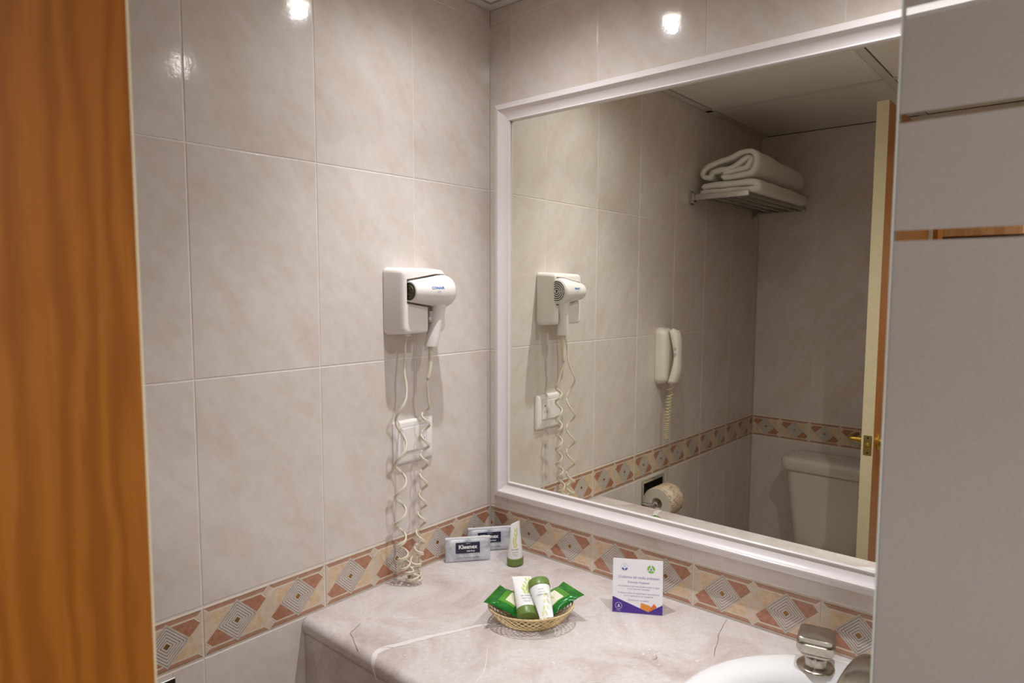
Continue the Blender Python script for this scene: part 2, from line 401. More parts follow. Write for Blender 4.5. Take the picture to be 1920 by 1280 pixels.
def tiled_wall(name, org, u, wdir, ulen, joints, holes=(), back=.1, top=CEIL, shift=0.0):
    org = Vector(org); u = Vector(u); wd = Vector(wdir); R3 = Matrix((u, (0, 0, 1), wd)).transposed()
    holes = list(holes)
    rects = [(0, -.003, ulen, top)]
    for h in holes: rects = [q for r in rects for q in subtract(r, h)]
    V, Fc = [], []
    for (x0, y0, x1, y1) in rects:
        s = len(V)
        for d in (-.0008, -back):
            for (x, y) in ((x0, y0), (x1, y0), (x1, y1), (x0, y1)): V.append(org+u*x+Vector((0, 0, y))+wd*d)
        Fc += [(s, s+1, s+2, s+3), (s+7, s+6, s+5, s+4)]+[(s+k, s+4+k, s+4+(k+1) % 4, s+(k+1) % 4) for k in range(4)]
    wl = struct(mk(name, V, Fc, 'grout', None, org))
    js = sorted(set([0.0, ulen]+[j for j in joints if .004 < j < ulen-.004]))
    for i in range(len(js)-1):
        a, b = js[i], js[i+1]
        for (z0, z1) in ROWS:
            r = (a+.001, z0+.001, b-.001, z1-.001); parts = [r]
            for h in holes: parts = [q for p in parts for q in subtract(p, h)]
            if not parts or b-a < .006: continue
            cx, cz = (a+b)/2, (z0+z1)/2
            loc = [(p[0]-cx, p[1]-cz, p[2]-cx, p[3]-cz) for p in parts]
            key = ('t',)+tuple(round(x, 4) for p in loc for x in p)
            if key not in CACHE:
                V, Fc = tile_geo(loc); me = bpy.data.meshes.new('tile'); me.from_pydata(V, [], Fc); me.materials.append(M['tile']); CACHE[key] = me
            o = bpy.data.objects.new('tile', CACHE[key]); link(o, wl, org+u*cx+Vector((0, 0, cz))); o.rotation_euler = R3.to_euler()
        if any(h[0] < (a+b)/2 < h[2] and h[1] < ZT-.02 and h[3] > ZT for h in holes): continue
        # border piece: phase so that full tiles show the whole print
        full = b-a > TW-.01
        if full: ta, tb = 0, TW
        elif i == 0: ta, tb = TW-(b-a), TW
        else: ta, tb = 0, b-a
        me = border_mesh(ta, tb)
        o = bpy.data.objects.new('border_tile', me); link(o, wl, org+u*(a+b)/2+Vector((0, 0, ZT-BH/2))); o.rotation_euler = R3.to_euler()
    return wl
FY, RX = -1.79, 1.75
HOLE = (-.958, .636, -.801, .790)   # y0,z0,y1,z1 recess for the toilet roll
tiled_wall('wall_left', (0, FY, 0), (0, 1, 0), (1, 0, 0), -FY, [-FY-.25*k for k in range(1, 8)], [(HOLE[0]-FY+.004, HOLE[1]+.004, HOLE[2]-FY-.004, HOLE[3]-.004)], back=.14)
tiled_wall('wall_mirror_side', (0, 0, 0), (1, 0, 0), (0, -1, 0), RX, [.0672+.25*k for k in range(8)])
DX0, DX1, DZ = .672, 1.42, 2.05
tiled_wall('wall_far', (RX, FY, 0), (-1, 0, 0), (0, 1, 0), RX, [RX-.25*k for k in range(1, 7)], [(RX-DX1, -.01, RX-DX0, DZ)])
tiled_wall('wall_right', (RX, 0, 0), (0, -1, 0), (-1, 0, 0), -FY, [.25*k for k in range(1, 8)])
# floor with ceramic tiles
fl = struct(box('floor', (-.5, -4.4, -.06), (2.4, .1, -.006), 'grout'))
V, Fc = tile_geo([(-.149, -.149, .149, .149)], .008); me = bpy.data.meshes.new('tile'); me.from_pydata(V, [], Fc); me.materials.append(M['floorm'])
for i in range(6):
    for j in range(6):
        if .15+.3*i < RX+.1: o = bpy.data.objects.new('tile', me); link(o, fl, (.15+.3*i, -.15-.3*j, 0))
# ceiling: lay-in boards between flat bars
ce = struct(box('ceiling', (-.14, FY-.1, CEIL+.012), (RX+.1, .1, CEIL+.06), 'darkgap'))  # dark slab colour stands in for shade in the gaps between boards
GX, GY, P_ = .026, -.0265, .6063
xs = [GX+P_*k for k in range(4)]; ys = [GY-P_*k for k in range(4)]
for i in range(3):
    for j in range(3):
        x0, x1 = xs[i]+(.004 if i == 0 else .003), min(xs[i+1]-.0265, RX-.003); y1, y0 = ys[j]-(.004 if j == 0 else .003), max(ys[j+1]+.0265, FY+.003)
        o = box('ceiling_panel', (x0, y0, CEIL+.002), (x1, y1, CEIL+.012), 'ceil', ce, .0015, 1, ((x0+x1)/2, (y0+y1)/2, CEIL+.002))
for k in (1, 2):
    box('ceiling_bar', (xs[k]-.024, FY, CEIL), (xs[k], 0, CEIL+.004), 'tbar', ce, origin=(xs[k], FY/2, CEIL))
for k in (1, 2):
    for a, b in ((0, xs[1]-.0245), (xs[1]+.0005, xs[2]-.0245), (xs[2]+.0005, RX)):
        box('ceiling_bar', (a, ys[k], CEIL), (b, ys[k]+.024, CEIL+.004), 'tbar', ce, origin=((a+b)/2, ys[k], CEIL))
box('wall_angle', (0, FY, CEIL), (GX, 0, CEIL+.005), 'tbar', ce, origin=(0, 0, CEIL)); box('wall_angle', (GX+.0005, GY, CEIL), (RX, 0, CEIL+.005), 'tbar', ce, origin=(RX, 0, CEIL))

# ------------------------------------------------------------------ hallway beyond the doorway
hw = struct(box('wall_hall_back', (-.5, -4.4, 0), (2.4, -4.3, 2.45), 'plaster'))
struct(box('wall_hall_left', (-.6, -4.4, 0), (-.5, -1.9, 2.45), 'plaster')); struct(box('wall_hall_right', (2.3, -4.3, 0), (2.4, -1.9, 2.45), 'plaster'))
struct(box('ceiling_hall', (-.5, -4.3, 2.36), (2.3, -1.89, 2.45), 'plaster'))
struct(box('wall_hall_front', (-.5, -1.905, 0), (DX0, -1.891, 2.36), 'plaster')); struct(box('wall_hall_front', (DX1, -1.905, 0), (2.3, -1.891, 2.36), 'plaster')); struct(box('wall_hall_front', (DX0, -1.905, DZ), (DX1, -1.891, 2.36), 'plaster'))
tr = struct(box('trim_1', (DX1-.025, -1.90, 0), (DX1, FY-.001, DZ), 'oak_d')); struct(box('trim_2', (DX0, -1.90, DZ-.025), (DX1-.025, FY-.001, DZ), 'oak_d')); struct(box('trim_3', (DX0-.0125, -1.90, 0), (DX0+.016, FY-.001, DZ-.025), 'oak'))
wd = thing('wardrobe', 'wooden hall wardrobe glimpsed in the mirror through the clear glass stripe', 'wardrobe', (.45, -2.75, 0))
box('cabinet_body', (.2, -3.1, 0), (.91, -2.46, 2.2), 'oak_d', wd, .003, 1)
box('door', (.205, -2.46, 1.710), (.905, -2.44, 2.19), 'oak_l', wd, .003, 1)
for x0, x1 in ((.205, .553), (.557, .905)): box('door', (x0, -2.46, .08), (x1, -2.445, 1.66), 'oak', wd, .003, 1, origin=(x0, -2.46, .08))

# ------------------------------------------------------------------ door leaf standing open
dr = struct(box('door_1', (.624, -1.786, .012), (.6585, -1.0775, 2.03), 'oak'))
tag(dr, 'open oak-veneer door with cream edge and brass latch, at left foreground')
box('edge_strip', (.6243, -1.0776, .0125), (.6582, -1.0757, 2.0297), 'cream_edge', dr)
lp = box('latch_plate', (.631, -1.0757, .940), (.6545, -1.0742, 1.003), 'brass_d', dr, .001, 1, origin=(.643, -1.075, .97))
V, Fc = lathe([(0, .001), (.006, .0008), (.0075, 0)], (.6428, -1.0742, .972), (0, 1, 0), 16); mk('latch_bolt', V, Fc, 'brass', lp, smooth=True)
for z in (.948, .995):
    V, Fc = lathe([(0, .0008), (.003, .0004), (.0032, 0)], (.6428, -1.0742, z), (0, 1, 0), 12); mk('screw', V, Fc, 'black', lp)
for sgn, xx in ((-1, .624), (1, .6585)):
    V, Fc = lathe([(.026, 0), (.026, .003), (.023, .006), (.012, .008), (.010, .03), (.0, .03)], (xx, -1.135, .975), (sgn, 0, 0), 24); rs = mk('handle_rose', V, Fc, 'brass', dr, smooth=True, auto=40)
    V, Fc = tube(smooth_path([(xx+sgn*.028, -1.135, .975), (xx+sgn*.045, -1.137, .976), (xx+sgn*.05, -1.16, .978), (xx+sgn*.05, -1.235, .974)], 6), .008, 12); mk('lever', V, Fc, 'brass', rs, smooth=True)
for z in (.25, 1.0, 1.8): V, Fc = lathe([(.006, -.045), (.006, .045)], (.655, -1.785, z), (0, 0, 1), 12); mk('hinge', V, Fc, 'brass_d', dr)

# ------------------------------------------------------------------ framed mirror
MX0, MX1, MZ0, MZ1 = .0778, 1.50, .972, 1.8525
mr = thing('framed_mirror', 'large wall mirror in a white moulded frame above the marble counter', 'mirror', (.75, -.0005, MZ0-.041))
th = .0035
def mw(x, y, z):   # whole mirror hangs turned by a hair
    dx, dz = x-.0778, z-1.41
    return Vector((.0778+dx*math.cos(th)-dz*0, y, 1.41+dz+dx*math.sin(th)))
PR = [(0, -.010), (.0, -.0165), (.0016, -.0185), (.0036, -.0170), (.0050, -.0158), (.0095, -.0162), (.0145, -.0180), (.0195, -.0212), (.0235, -.0255), (.0252, -.0285), (.0258, -.0292), (.0264, -.0270), (.0270, -.0290), (.0278, -.0292), (.038, -.0262), (.0405, -.0248), (.0415, -.0225), (.0415, -.0005)]
cor = [((MX0, MZ0), (-1, -1)), ((MX1, MZ0), (1, -1)), ((MX1, MZ1), (1, 1)), ((MX0, MZ1), (-1, 1))]
for k in range(4):
    V, Fc = [], []; n = len(PR)
    for (c, d) in (cor[k], cor[(k+1) % 4]):
        V += [mw(c[0]+d[0]*w_, y, c[1]+d[1]*w_) for w_, y in PR]
    Fc = [(i, i+1, n+i+1, n+i) for i in range(n-1)]
    bm = bmesh.new(); vs = [bm.verts.new(v) for v in V]; [bm.faces.new([vs[i] for i in f]) for f in Fc]; bm.faces.new(vs[:n]); bm.faces.new(vs[n:])
    bmk('frame_rail', bm, 'pvc', mr, smooth=True, auto=28)
def gy(x, z): return -.01167+(.004477*(z-1.496)-.001571*-(x-.603)*-1)
V = [mw(x, gy(x, z), z) for x, z in ((MX0-.004, MZ0-.004), (MX1+.004, MZ0-.004), (MX1+.004, MZ1+.004), (MX0-.004, MZ1+.004))]
V += [v+Vector((0, .005, 0)) for v in V]
mk('mirror_glass', V, [(0, 1, 2, 3), (7, 6, 5, 4), (0, 4, 5, 1), (1, 5, 6, 2), (2, 6, 7, 3), (3, 7, 4, 0)], 'mirror', mr)

# ------------------------------------------------------------------ marble counter with a hole for the basin
CT = .7988; CF = -.5555; CR = RX-.004; SA, SB, SX, SY = .262, .262, .945, -.283
ct = thing('marble_counter', 'beige veined marble vanity counter with rounded front edge along the tiled walls', 'counter', (.9, -.3, .55))
NS = 64
def oval(a, b, cx=SX, cy=SY, bf=None):
    return [(cx+a*math.cos(2*math.pi*k/NS), cy+(b if math.sin(2*math.pi*k/NS) > 0 else (bf or b*.86))*math.sin(2*math.pi*k/NS)) for k in range(NS)]
ov = oval(SA-.02, SB-.02)
rb = .016
def edge_pt(x, y):      # ray from the basin centre to the outline of the flat top
    dx, dy = x-SX, y-SY; ts = []
    for lim, o, d in ((.0015, SX, dx), (CR, SX, dx), (-.0015, SY, dy), (CF+rb, SY, dy)):
        if abs(d) > 1e-9:
            t = (lim-o)/d
            if t > 0: ts.append(t)
    t = min(ts); return (SX+dx*t, SY+dy*t)
outer = [edge_pt(*p) for p in ov]
corners = [(.0015, -.0015), (CR, -.0015), (CR, CF+rb), (.0015, CF+rb)]
bm = bmesh.new(); vi = [bm.verts.new((x, y, CT)) for x, y in ov]; vo_ = [bm.verts.new((x, y, CT)) for x, y in outer]; vc = [bm.verts.new((x, y, CT)) for x, y in corners]
for k in range(NS):
    k2 = (k+1) % NS; a, b = vo_[k], vo_[k2]; extra = []
    if abs(a.co.x-b.co.x) > 1e-6 and abs(a.co.y-b.co.y) > 1e-6:
        extra = [c for c in vc if (abs(c.co.x-a.co.x) < 1e-5 and abs(c.co.y-b.co.y) < 1e-5) or (abs(c.co.x-b.co.x) < 1e-5 and abs(c.co.y-a.co.y) < 1e-5)][:1]
    bm.faces.new([vi[k], a]+extra+[b, vi[k2]])
# bullnose and apron
prof = [(CF+rb-rb*math.sin(t*math.pi/2/7), CT-rb+rb*math.cos(t*math.pi/2/7)) for t in range(8)]+[(CF, CT-.022)]+[(CF+.004*math.sin(t*math.pi/6), CT-.026-.002*t) for t in range(1, 4)]+[(CF+.006, CT-.034), (CF+.006, .60), (CF+.03, .60), (CF+.03, CT-.03)]
pv = [[bm.verts.new((x, y, z)) for y, z in prof] for x in (.0015, CR)]
for i in range(len(prof)-1): bm.faces.new([pv[0][i], pv[1][i], pv[1][i+1], pv[0][i+1]])
bmesh.ops.remove_doubles(bm, verts=bm.verts, dist=1e-6)
bmk('worktop', bm, 'marble', ct, (0, 0, CT), smooth=True, auto=35)
def on_top(x, y, h=.00025):
    """point on the worktop surface, following the rounded edge"""
    e = CF+rb
    if y >= e: return Vector((x, y, CT+h))
    s = (e-y)/rb
    if s < math.pi/2: return Vector((x, e-(rb+h)*math.sin(s), CT-rb+(rb+h)*math.cos(s)))
    return Vector((x, CF-h, CT-rb-(s-math.pi/2)*rb))
def ribbon(pts, wd_, V, Fc, n=6, h=.00025, jit=0):
    ps = [Vector((p[0], p[1], 0)) for p in pts]; ps = smooth_path(ps, n); s0 = len(V); N = len(ps)
    for i, p in enumerate(ps):
        d = (ps[min(i+1, N-1)]-ps[max(i-1, 0)]).normalized(); nn = Vector((-d.y, d.x, 0)); t = i/(N-1)
        ww = (wd_(t) if callable(wd_) else wd_)*(1+jit*noise.noise(Vector((p.x*60, p.y*60, 3))))/2
        j = Vector((noise.noise(Vector((p.x*40, p.y*40, 0))), noise.noise(Vector((p.x*40, p.y*40, 9))), 0))*.0012*(jit > 0)
        for s in (-1, 0, 1): q = p+j+nn*ww*s; V.append(on_top(q.x, q.y, h))
    for i in range(N-1):
        for s in (0, 1): Fc.append((s0+i*3+s, s0+i*3+s+1, s0+i*3+3+s+1, s0+i*3+3+s))
V, Fc = [], []
ribbon([(.2385, -.584), (.230, -.568), (.2235, -.552), (.2150, -.538), (.2130, -.524), (.2165, -.511), (.2285, -.480), (.2433, -.4421), (.258, -.410), (.2705, -.3844), (.283, -.354), (.302, -.325), (.318, -.30)], lambda t:   .0028+.0145*math.sin(min(1, t*2.2)*math.pi*.5)*(1-t)**.7, V, Fc, 8, .0003, .35)
mk('vein', V, Fc, 'vein', ct, smooth=True)
for pts, w_, hh in [([(.196, -.53), (.245, -.49), (.262, -.468)], .0013, .0003), ([(.13, -.445), (.16, -.42), (.19, -.383), (.20, -.33)], .0015, .0003), ([(.20, -.33), (.215, -.27), (.20, -.22), (.21, -.15)], .0012, .0003),
        ([(.333, -.36), (.36, -.40), (.40, -.45), (.42, -.50), (.45, -.54)], .0012, .0003), ([(.40, -.20), (.43, -.17), (.46, -.13), (.44, -.10)], .0014, .0003), ([(.245, -.14), (.262, -.05), (.262, -.02)], .0013, .0003), ([(.262, -.035), (.305, -.035)], .0014, .0003),
        ([(.49, -.45), (.56, -.36), (.62, -.27), (.66, -.22)], .0012, .0003), ([(.58, -.01), (.60, -.06), (.57, -.12)], .0009, .0003), ([(.08, -.30), (.12, -.36), (.10, -.44)], .0009, .0003)]:
    V, Fc = [], []; ribbon(pts, (lambda w__: (lambda t: w__*math.sin(math.pi*min(1, max(.08, t)))))(w_), V, Fc, 8, hh, .6); mk('vein', V, Fc, 'vein', ct, smooth=True)
for pts in ([(.642, -.004), (.650, -.045), (.656, -.075), (.664, -.092), (.672, -.125), (.681, -.1475)], [(.1063, -.4933), (.114, -.510), (.1221, -.5264), (.138, -.533), (.1528, -.5413), (.1798, -.5527)], [(.60, -.215), (.606, -.222), (.603, -.232)]):
    V, Fc = [], []; ribbon(pts, .0009, V, Fc, 10, .00035, .8); mk('crack', V, Fc, 'crack', ct)
V, Fc = [], []
rr = random.Random(5)
def fleck(x, y, L):
    n = 9; a0 = rr.uniform(0, 3.1); s = len(V); V.append(on_top(x, y, .0003))
    for k in range(n):
        a = 2*math.pi*k/n; q = L*rr.uniform(.35, 1); dx, dy = q*math.cos(a), q*.42*math.sin(a); V.append(on_top(x+dx*math.cos(a0)-dy*math.sin(a0), y+dx*math.sin(a0)+dy*math.cos(a0), .0003))
    for k in range(n): Fc.append((s, s+1+k, s+1+(k+1) % n))
for (cx, cy, n, sp, L) in [(.50, -.20, 14, .05, .0035), (.62, -.22, 12, .05, .0035), (.16, -.16, 20, .04, .004), (.24, -.19, 6, .05, .003), (.36, -.14, 10, .06, .003), (.55, -.36, 12, .08, .004), (.33, -.46, 10, .1, .003)]:
    for _ in range(n):
        x, y = rr.gauss(cx, sp), rr.gauss(cy, sp*.7)
        if y < -.01 and ((x-SX)/SA)**2+((y-SY)/SB)**2 > 1.12: fleck(x, y, L*rr.uniform(.3, 1.9))
tag(mk('white_fleck', V, Fc, 'vein', ct), kind='stuff')

# ------------------------------------------------------------------ basin
bs = thing('wash_basin', 'white oval porcelain wash basin set into the marble counter', 'basin', (SX, SY, CT-.16))
prof = [(1.0, .0), (1.0, .006), (.985, .0135), (.955, .0165), (.90, .0165), (.845, .0155), (.815, .012), (.79, .0), (.74, -.045), (.62, -.095), (.42, -.125), (.12, -.135), (.115, -.15), (.42, -.14), (.66, -.11), (.80, -.05), (.85, -.002)]
V, Fc = [], []
for s, h in prof:
    cyo = 0 if s > .8 else -.018*(1-(s-.1)/.9*0)
    for x, y in oval(SA*s, SB*s-.0, SX, SY+(0 if s > .83 else -.016)): V.append((x, y, CT+h+.0003))
for i in range(len(prof)-1):
    for k in range(NS): k2 = (k+1) % NS; Fc.append((i*NS+k, i*NS+k2, (i+1)*NS+k2, (i+1)*NS+k))
mk('bowl', V, Fc, 'porcelain', bs, smooth=True)
V, Fc = lathe([(.0, .004), (.02, .003), (.024, 0), (.024, -.02)], (SX, SY-.016, CT-.1345), (0, 0, 1), 24); mk('drain', V, Fc, 'chrome', bs, smooth=True)
# tap: two square-knobbed valves and a curved spout
BZ = CT+.0165
tp = thing('basin_mixer', 'brushed nickel basin tap with square knob and curved spout behind the glass', 'tap', (SX-.01, -.09, BZ))
def knob(x, y, rot):
    V, Fc = lathe([(.0, .002), (.0290, .002), (.0305, .0), (.0305, -.0015)], (x, y, BZ), (0, 0, 1), 40)
    V, Fc = lathe([(.0298, .0012), (.0285, .0026), (.0220, .0036), (.0185, .0050), (.0175, .009), (.0175, .017), (.0195, .022), (.0225, .025), (0, .025)], (x, y, BZ), (0, 0, 1), 40, V=V, Fc=Fc); e_ = mk('escutcheon', V, Fc, 'nickel', tp, smooth=True, auto=50)
    V, Fc = [], []; N = 40
    def sq(h, z, p): 
        out = []
        for k in range(N):
            th_ = 2*math.pi*k/N; c, s = math.cos(th_), math.sin(th_); m = (abs(c)**p+abs(s)**p)**(-1/p)
            X, Y = h*m*c, h*m*s; out.append(Vector((x+X*math.cos(rot)-Y*math.sin(rot), y+X*math.sin(rot)+Y*math.cos(rot), BZ+z)))
        return out
    pr_ = [(.0, .024, 4), (.021, .024, 4), (.0225, .0245, 5), (.0225, .0285, 5), (.0245, .0290, 6), (.0285, .0330, 7), (.0300, .0380, 7), (.0300, .0475, 7), (.0292, .0488, 7), (.0268, .0492, 7), (.0262, .0498, 7), (.0262, .0508, 7), (.0272, .0514, 7), (.0274, .0570, 7), (.0262, .0582, 7), (.0245, .0586, 7), (.012, .0600, 5), (0, .0603, 4)]
    for h, z, p in pr_: V += sq(max(h, 1e-5), z, p)
    for i in range(len(pr_)-1):
        for k in range(N): k2 = (k+1) % N; Fc.append((i*N+k, i*N+k2, (i+1)*N+k2, (i+1)*N+k))
    mk('knob', V, Fc, 'nickel', tp, smooth=True, auto=24)
knob(.836, -.092, math.radians(13)); knob(1.034, -.092, math.radians(-8))
V, Fc = lathe([(.036, -.001), (.036, .003), (.030, .008), (.024, .012), (.020, .014)], (SX-.01, -.070, BZ), (0, 0, 1), 32); mk('spout_base', V, Fc, 'nickel', tp, smooth=True, auto=50)
sp = smooth_path([(0, -.064, BZ+.006), (0, -.068, BZ+.022), (0, -.085, BZ+.036), (0, -.125, BZ+.044), (0, -.17, BZ+.042), (0, -.205, BZ+.030)], 6)
V, Fc = [], []; N = 24
for i, p in enumerate(sp):
    d = (sp[min(i+1, len(sp)-1)]-sp[max(i-1, 0)]).normalized(); b_ = Vector((1, 0, 0)); nn = d.cross(b_); t = i/(len(sp)-1); hw_ = .028+.014*t; hh = .013-.005*t
    for k in range(N):
        a = 2*math.pi*k/N; c, s = math.cos(a), math.sin(a); m = (abs(c)**3+abs(s)**3)**(-1/3); V.append(Vector((SX-.01, p.y, p.z))+b_*(hw_*m*c)+nn*(hh*m*s))
for i in range(len(sp)-1):
    for k in range(N): k2 = (k+1) % N; Fc.append((i*N+k, i*N+k2, (i+1)*N+k2, (i+1)*N+k))
Fc += [tuple(range(N))[::-1], tuple((len(sp)-1)*N+k for k in range(N))]
mk('spout', V, Fc, 'nickel', tp, smooth=True, auto=50)

# ------------------------------------------------------------------ frosted glass screen
GYP, GX0, GX1 = -.664, 1.0405, 1.742
gs = thing('frosted_glass_door', 'frosted glass door panel with clear horizontal stripes, at right foreground', 'glass door', (1.4, GYP, .01))
box('glass_pane', (GX0, GYP-.004, .015), (GX1, GYP+.004, 2.04), 'glass', gs)
box('glass_edge', (GX0-.0012, GYP-.0042, .015), (GX0+.0004, GYP+.0042, 2.04), 'glassedge', gs)
prev = .015
for (a, b) in ((1.4938, 1.5018), (1.5833, 1.5902), (1.6602, 1.6686), (2.04, 2.05)):
    box('frosted_film', (GX0+.001, GYP-.0048, prev), (GX1, GYP-.0044, a), 'film', gs); prev = b
for z in (.3, 1.75): box('hinge', (GX1-.05, GYP-.012, z-.04), (RX-.001, GYP+.012, z+.04), 'chrome2', gs, .002, 1)

# ------------------------------------------------------------------ ceiling lamps
def downlight(x, y, z, label):
    d = thing('ceiling_downlight', label, 'ceiling lamp', (x, y, z), 'recessed ceiling downlights')
    V, Fc = lathe([(.022, -.001), (.030, -.003), (.034, -.006), (.044, -.0055), (.050, -.002), (.050, .0)], (x, y, z), (0, 0, 1), 40); mk('trim_ring', V, Fc, 'chrome2', d, smooth=True)
    V, Fc = lathe([(0, -.0025), (.019, -.0025), (.021, -.001)], (x, y, z), (0, 0, 1), 32); mk('lens', V, Fc, 'lens', d)
downlight(.316, -.33, CEIL+.002, 'round ceiling downlight above the hair dryer corner'); downlight(.96, -.33, CEIL+.002, 'round ceiling downlight above the wash basin')
downlight(1.42, -1.36, CEIL+.002, 'added unseen fill downlight behind the frosted glass door, near the doorway'); downlight(1.2, -2.35, 2.36, 'round hallway downlight just outside the doorway'); downlight(1.2, -3.6, 2.36, 'round hallway downlight farthest from the doorway')  # first one is a made-up fixture for the added fill lamp

# ------------------------------------------------------------------ hair dryer holder and dryer
YC = -.2745; ZC = 1.4257
hold = thing('hair_dryer_holder', 'white plastic wall holder box around the hair dryer', 'holder', (0, YC, 1.353))
def rrect(hy, hz, r, n=6):
    out = []
    for cx, cz, a0 in ((hy-r, hz-r, 0), (-hy+r, hz-r, 90), (-hy+r, -hz+r, 180), (hy-r, -hz+r, 270)):
        for k in range(n+1): a = math.radians(a0+90*k/n); out.append((cx+r*math.cos(a), cz+r*math.sin(a)))
    return out
bm = bmesh.new(); rings = []
for x, hy, hz, r in ((.0008, .0665, .0728, .012), (.004, .0670, .0733, .0125), (.006, .0665, .0728, .012), (.030, .0645, .0712, .012), (.050, .0622, .0695, .012), (.0555, .0612, .0685, .012), (.0590, .0595, .067, .012), (.0610, .0568, .0642, .011), (.0616, .054, .061, .010)):
    rings.append([bm.verts.new((x, YC+a, ZC+b)) for a, b in rrect(hy, hz, r)])
for a, b in zip(rings, rings[1:]):
    for k in range(len(a)): k2 = (k+1) % len(a); bm.faces.new([a[k], a[k2], b[k2], b[k]])
bm.faces.new(rings[0]); bm.faces.new(rings[-1])
bmesh.ops.recalc_face_normals(bm, faces=bm.faces); me = bpy.data.meshes.new('h'); bm.to_mesh(me); bm.free(); hob = bpy.data.objects.new('h', me); COL.objects.link(hob)
# cutters: barrel hollow and handle slot
DXc, DZc = .0655, 1.4470
V, Fc = lathe([(.0265, -.3265), (.030, -.30), (.0385, -.245), (.0385, -.2185)], (DXc, 0, DZc), (0, 1, 0), 40)
me = bpy.data.meshes.new('c'); me.from_pydata(V, [], Fc); bm = bmesh.new(); bm.from_mesh(me); bmesh.ops.recalc_face_normals(bm, faces=bm.faces); bm.to_mesh(me); bm.free(); c1_ = bpy.data.objects.new('c', me); COL.objects.link(c1_)
bm = bmesh.new(); bbox(bm, (.030, -.2680, 1.34), (.08, -.2290, 1.43), .009, 3); bmesh.ops.recalc_face_normals(bm, faces=bm.faces); me = bpy.data.meshes.new('c2'); bm.to_mesh(me); bm.free(); c2_ = bpy.data.objects.new('c2', me); COL.objects.link(c2_)
for c_ in (c1_, c2_):
    m_ = hob.modifiers.new('b', 'BOOLEAN'); m_.object = c_; m_.operation = 'DIFFERENCE'; m_.solver = 'EXACT'
me = bpy.data.meshes.new_from_object(hob.evaluated_get(bpy.context.evaluated_depsgraph_get()))
for o in (hob, c1_, c2_): bpy.data.objects.remove(o)
me.transform(Matrix.Translation(-ORI[hold.name])); me.materials.clear(); me.polygons.foreach_set('use_smooth', [True]*len(me.polygons)); me.set_sharp_from_angle(angle=math.radians(38))
obj('housing', me, 'plastic', hold, ORI[hold.name])
box('cable_grommet', (.022, -.303, 1.349), (.034, -.291, 1.356), 'plastic', hold, .002, 1)

hd = thing('hair_dryer', 'white hair dryer with blue lettering, hanging handle down in its holder', 'hair dryer', (DXc, -.25, 1.326))
V, Fc = lathe([(.0200, -.3225), (.0222, -.3215), (.0232, -.318), (.0258, -.30), (.0305, -.268), (.0348, -.243), (.0358, -.232), (.0350, -.2225), (.0325, -.2165), (.0300, -.2145), (.0295, -.216)], (DXc, 0, DZc), (0, 1, 0), 48)
V.pop; barrel = mk('barrel', V, Fc, 'plastic', hd, smooth=True, auto=50)
# handle: lofted, leaning slightly to the wall
V, Fc = [], []; N = 20; st = [((.0690, -.241, 1.424), .0200, .0185), ((.0680, -.2415, 1.412), .0160, .0165), ((.0668, -.2430, 1.400), .0135, .0155), ((.0640, -.2465, 1.380), .0128, .0158), ((.0600, -.2515, 1.350), .0132, .0165), ((.0575, -.2550, 1.330), .0140, .0172), ((.0572, -.2555, 1.3262), .0134, .0166)]
for (c, a, b) in st:
    for k in range(N):
        t_ = 2*math.pi*k/N; V.append(Vector(c)+Vector((b*math.cos(t_), a*math.sin(t_), 0)))
for i in range(len(st)-1):
    for k in range(N): k2 = (k+1) % N; Fc.append((i*N+k, i*N+k2, (i+1)*N+k2, (i+1)*N+k))
Fc += [tuple(range(N)), tuple((len(st)-1)*N+k for k in range(N))[::-1]]
hn = mk('handle', V, Fc, 'plastic', hd, smooth=True, auto=50)
box('switch', (.0600, -.2650, 1.379), (.0670, -.2545, 1.404), 'greyp', hn, .002, 1)
box('switch', (.0610, -.2665, 1.384), (.0665, -.2605, 1.391), 'plastic', hn, .001, 1)
# intake grille on the big end, outlet on the small end
V, Fc = lathe([(0, .0), (.0275, .0), (.0275, .001)], (DXc, -.2150, DZc), (0, 1, 0), 40); gr = mk('intake_grille', V, Fc, 'black', hd)
V, Fc = [], []
for R_ in (.006, .0115, .017, .0225, .0278):
    tube([(DXc+R_*math.cos(2*math.pi*k/40), -.2140, DZc+R_*math.sin(2*math.pi*k/40)) for k in range(40)], .0014, 8, V, Fc, True)
tube([(DXc-.028, -.2145, DZc), (DXc+.028, -.2145, DZc)], .0008, 6, V, Fc)
mk('grille_ring', V, Fc, 'plastic', gr, smooth=True)
V, Fc = lathe([(0, 0), (.0188, 0), (.0188, .001)], (DXc, -.3229, DZc), (0, -1, 0), 32); ol = mk('outlet', V, Fc, 'black', hd)
V, Fc = [], []
for R_ in (.007, .013): tube([(DXc+R_*math.cos(2*math.pi*k/28), -.3238, DZc+R_*math.sin(2*math.pi*k/28)) for k in range(28)], .0007, 6, V, Fc, True)
for k in range(6): a = k*math.pi/3; tube([(DXc+.003*math.cos(a), -.3236, DZc+.003*math.sin(a)), (DXc+.0185*math.cos(a), -.3236, DZc+.0185*math.sin(a))], .0006, 5, V, Fc)
mk('outlet_spokes', V, Fc, 'brass_d', ol, smooth=True)
def barrel_fn(u, v):   # decal on the barrel side facing the room: u along +y, v up
    y = -.268+u; R_ = .0258+(y+.30)*(.0348-.0258)/.057+.00025; a = v/R_+math.radians(3); return Vector((DXc+R_*math.cos(a), y, DZc+R_*math.sin(a)))
V, Fc = [], []; vs, fs = text_mesh('CONAIR', .0072, bold=.0002); decal(V, Fc, [Vector((v.x*1.15+.0, v.y+.006, 0)) for v in vs], fs, barrel_fn); mk('blue_lettering', V, Fc, 'blue', hd)
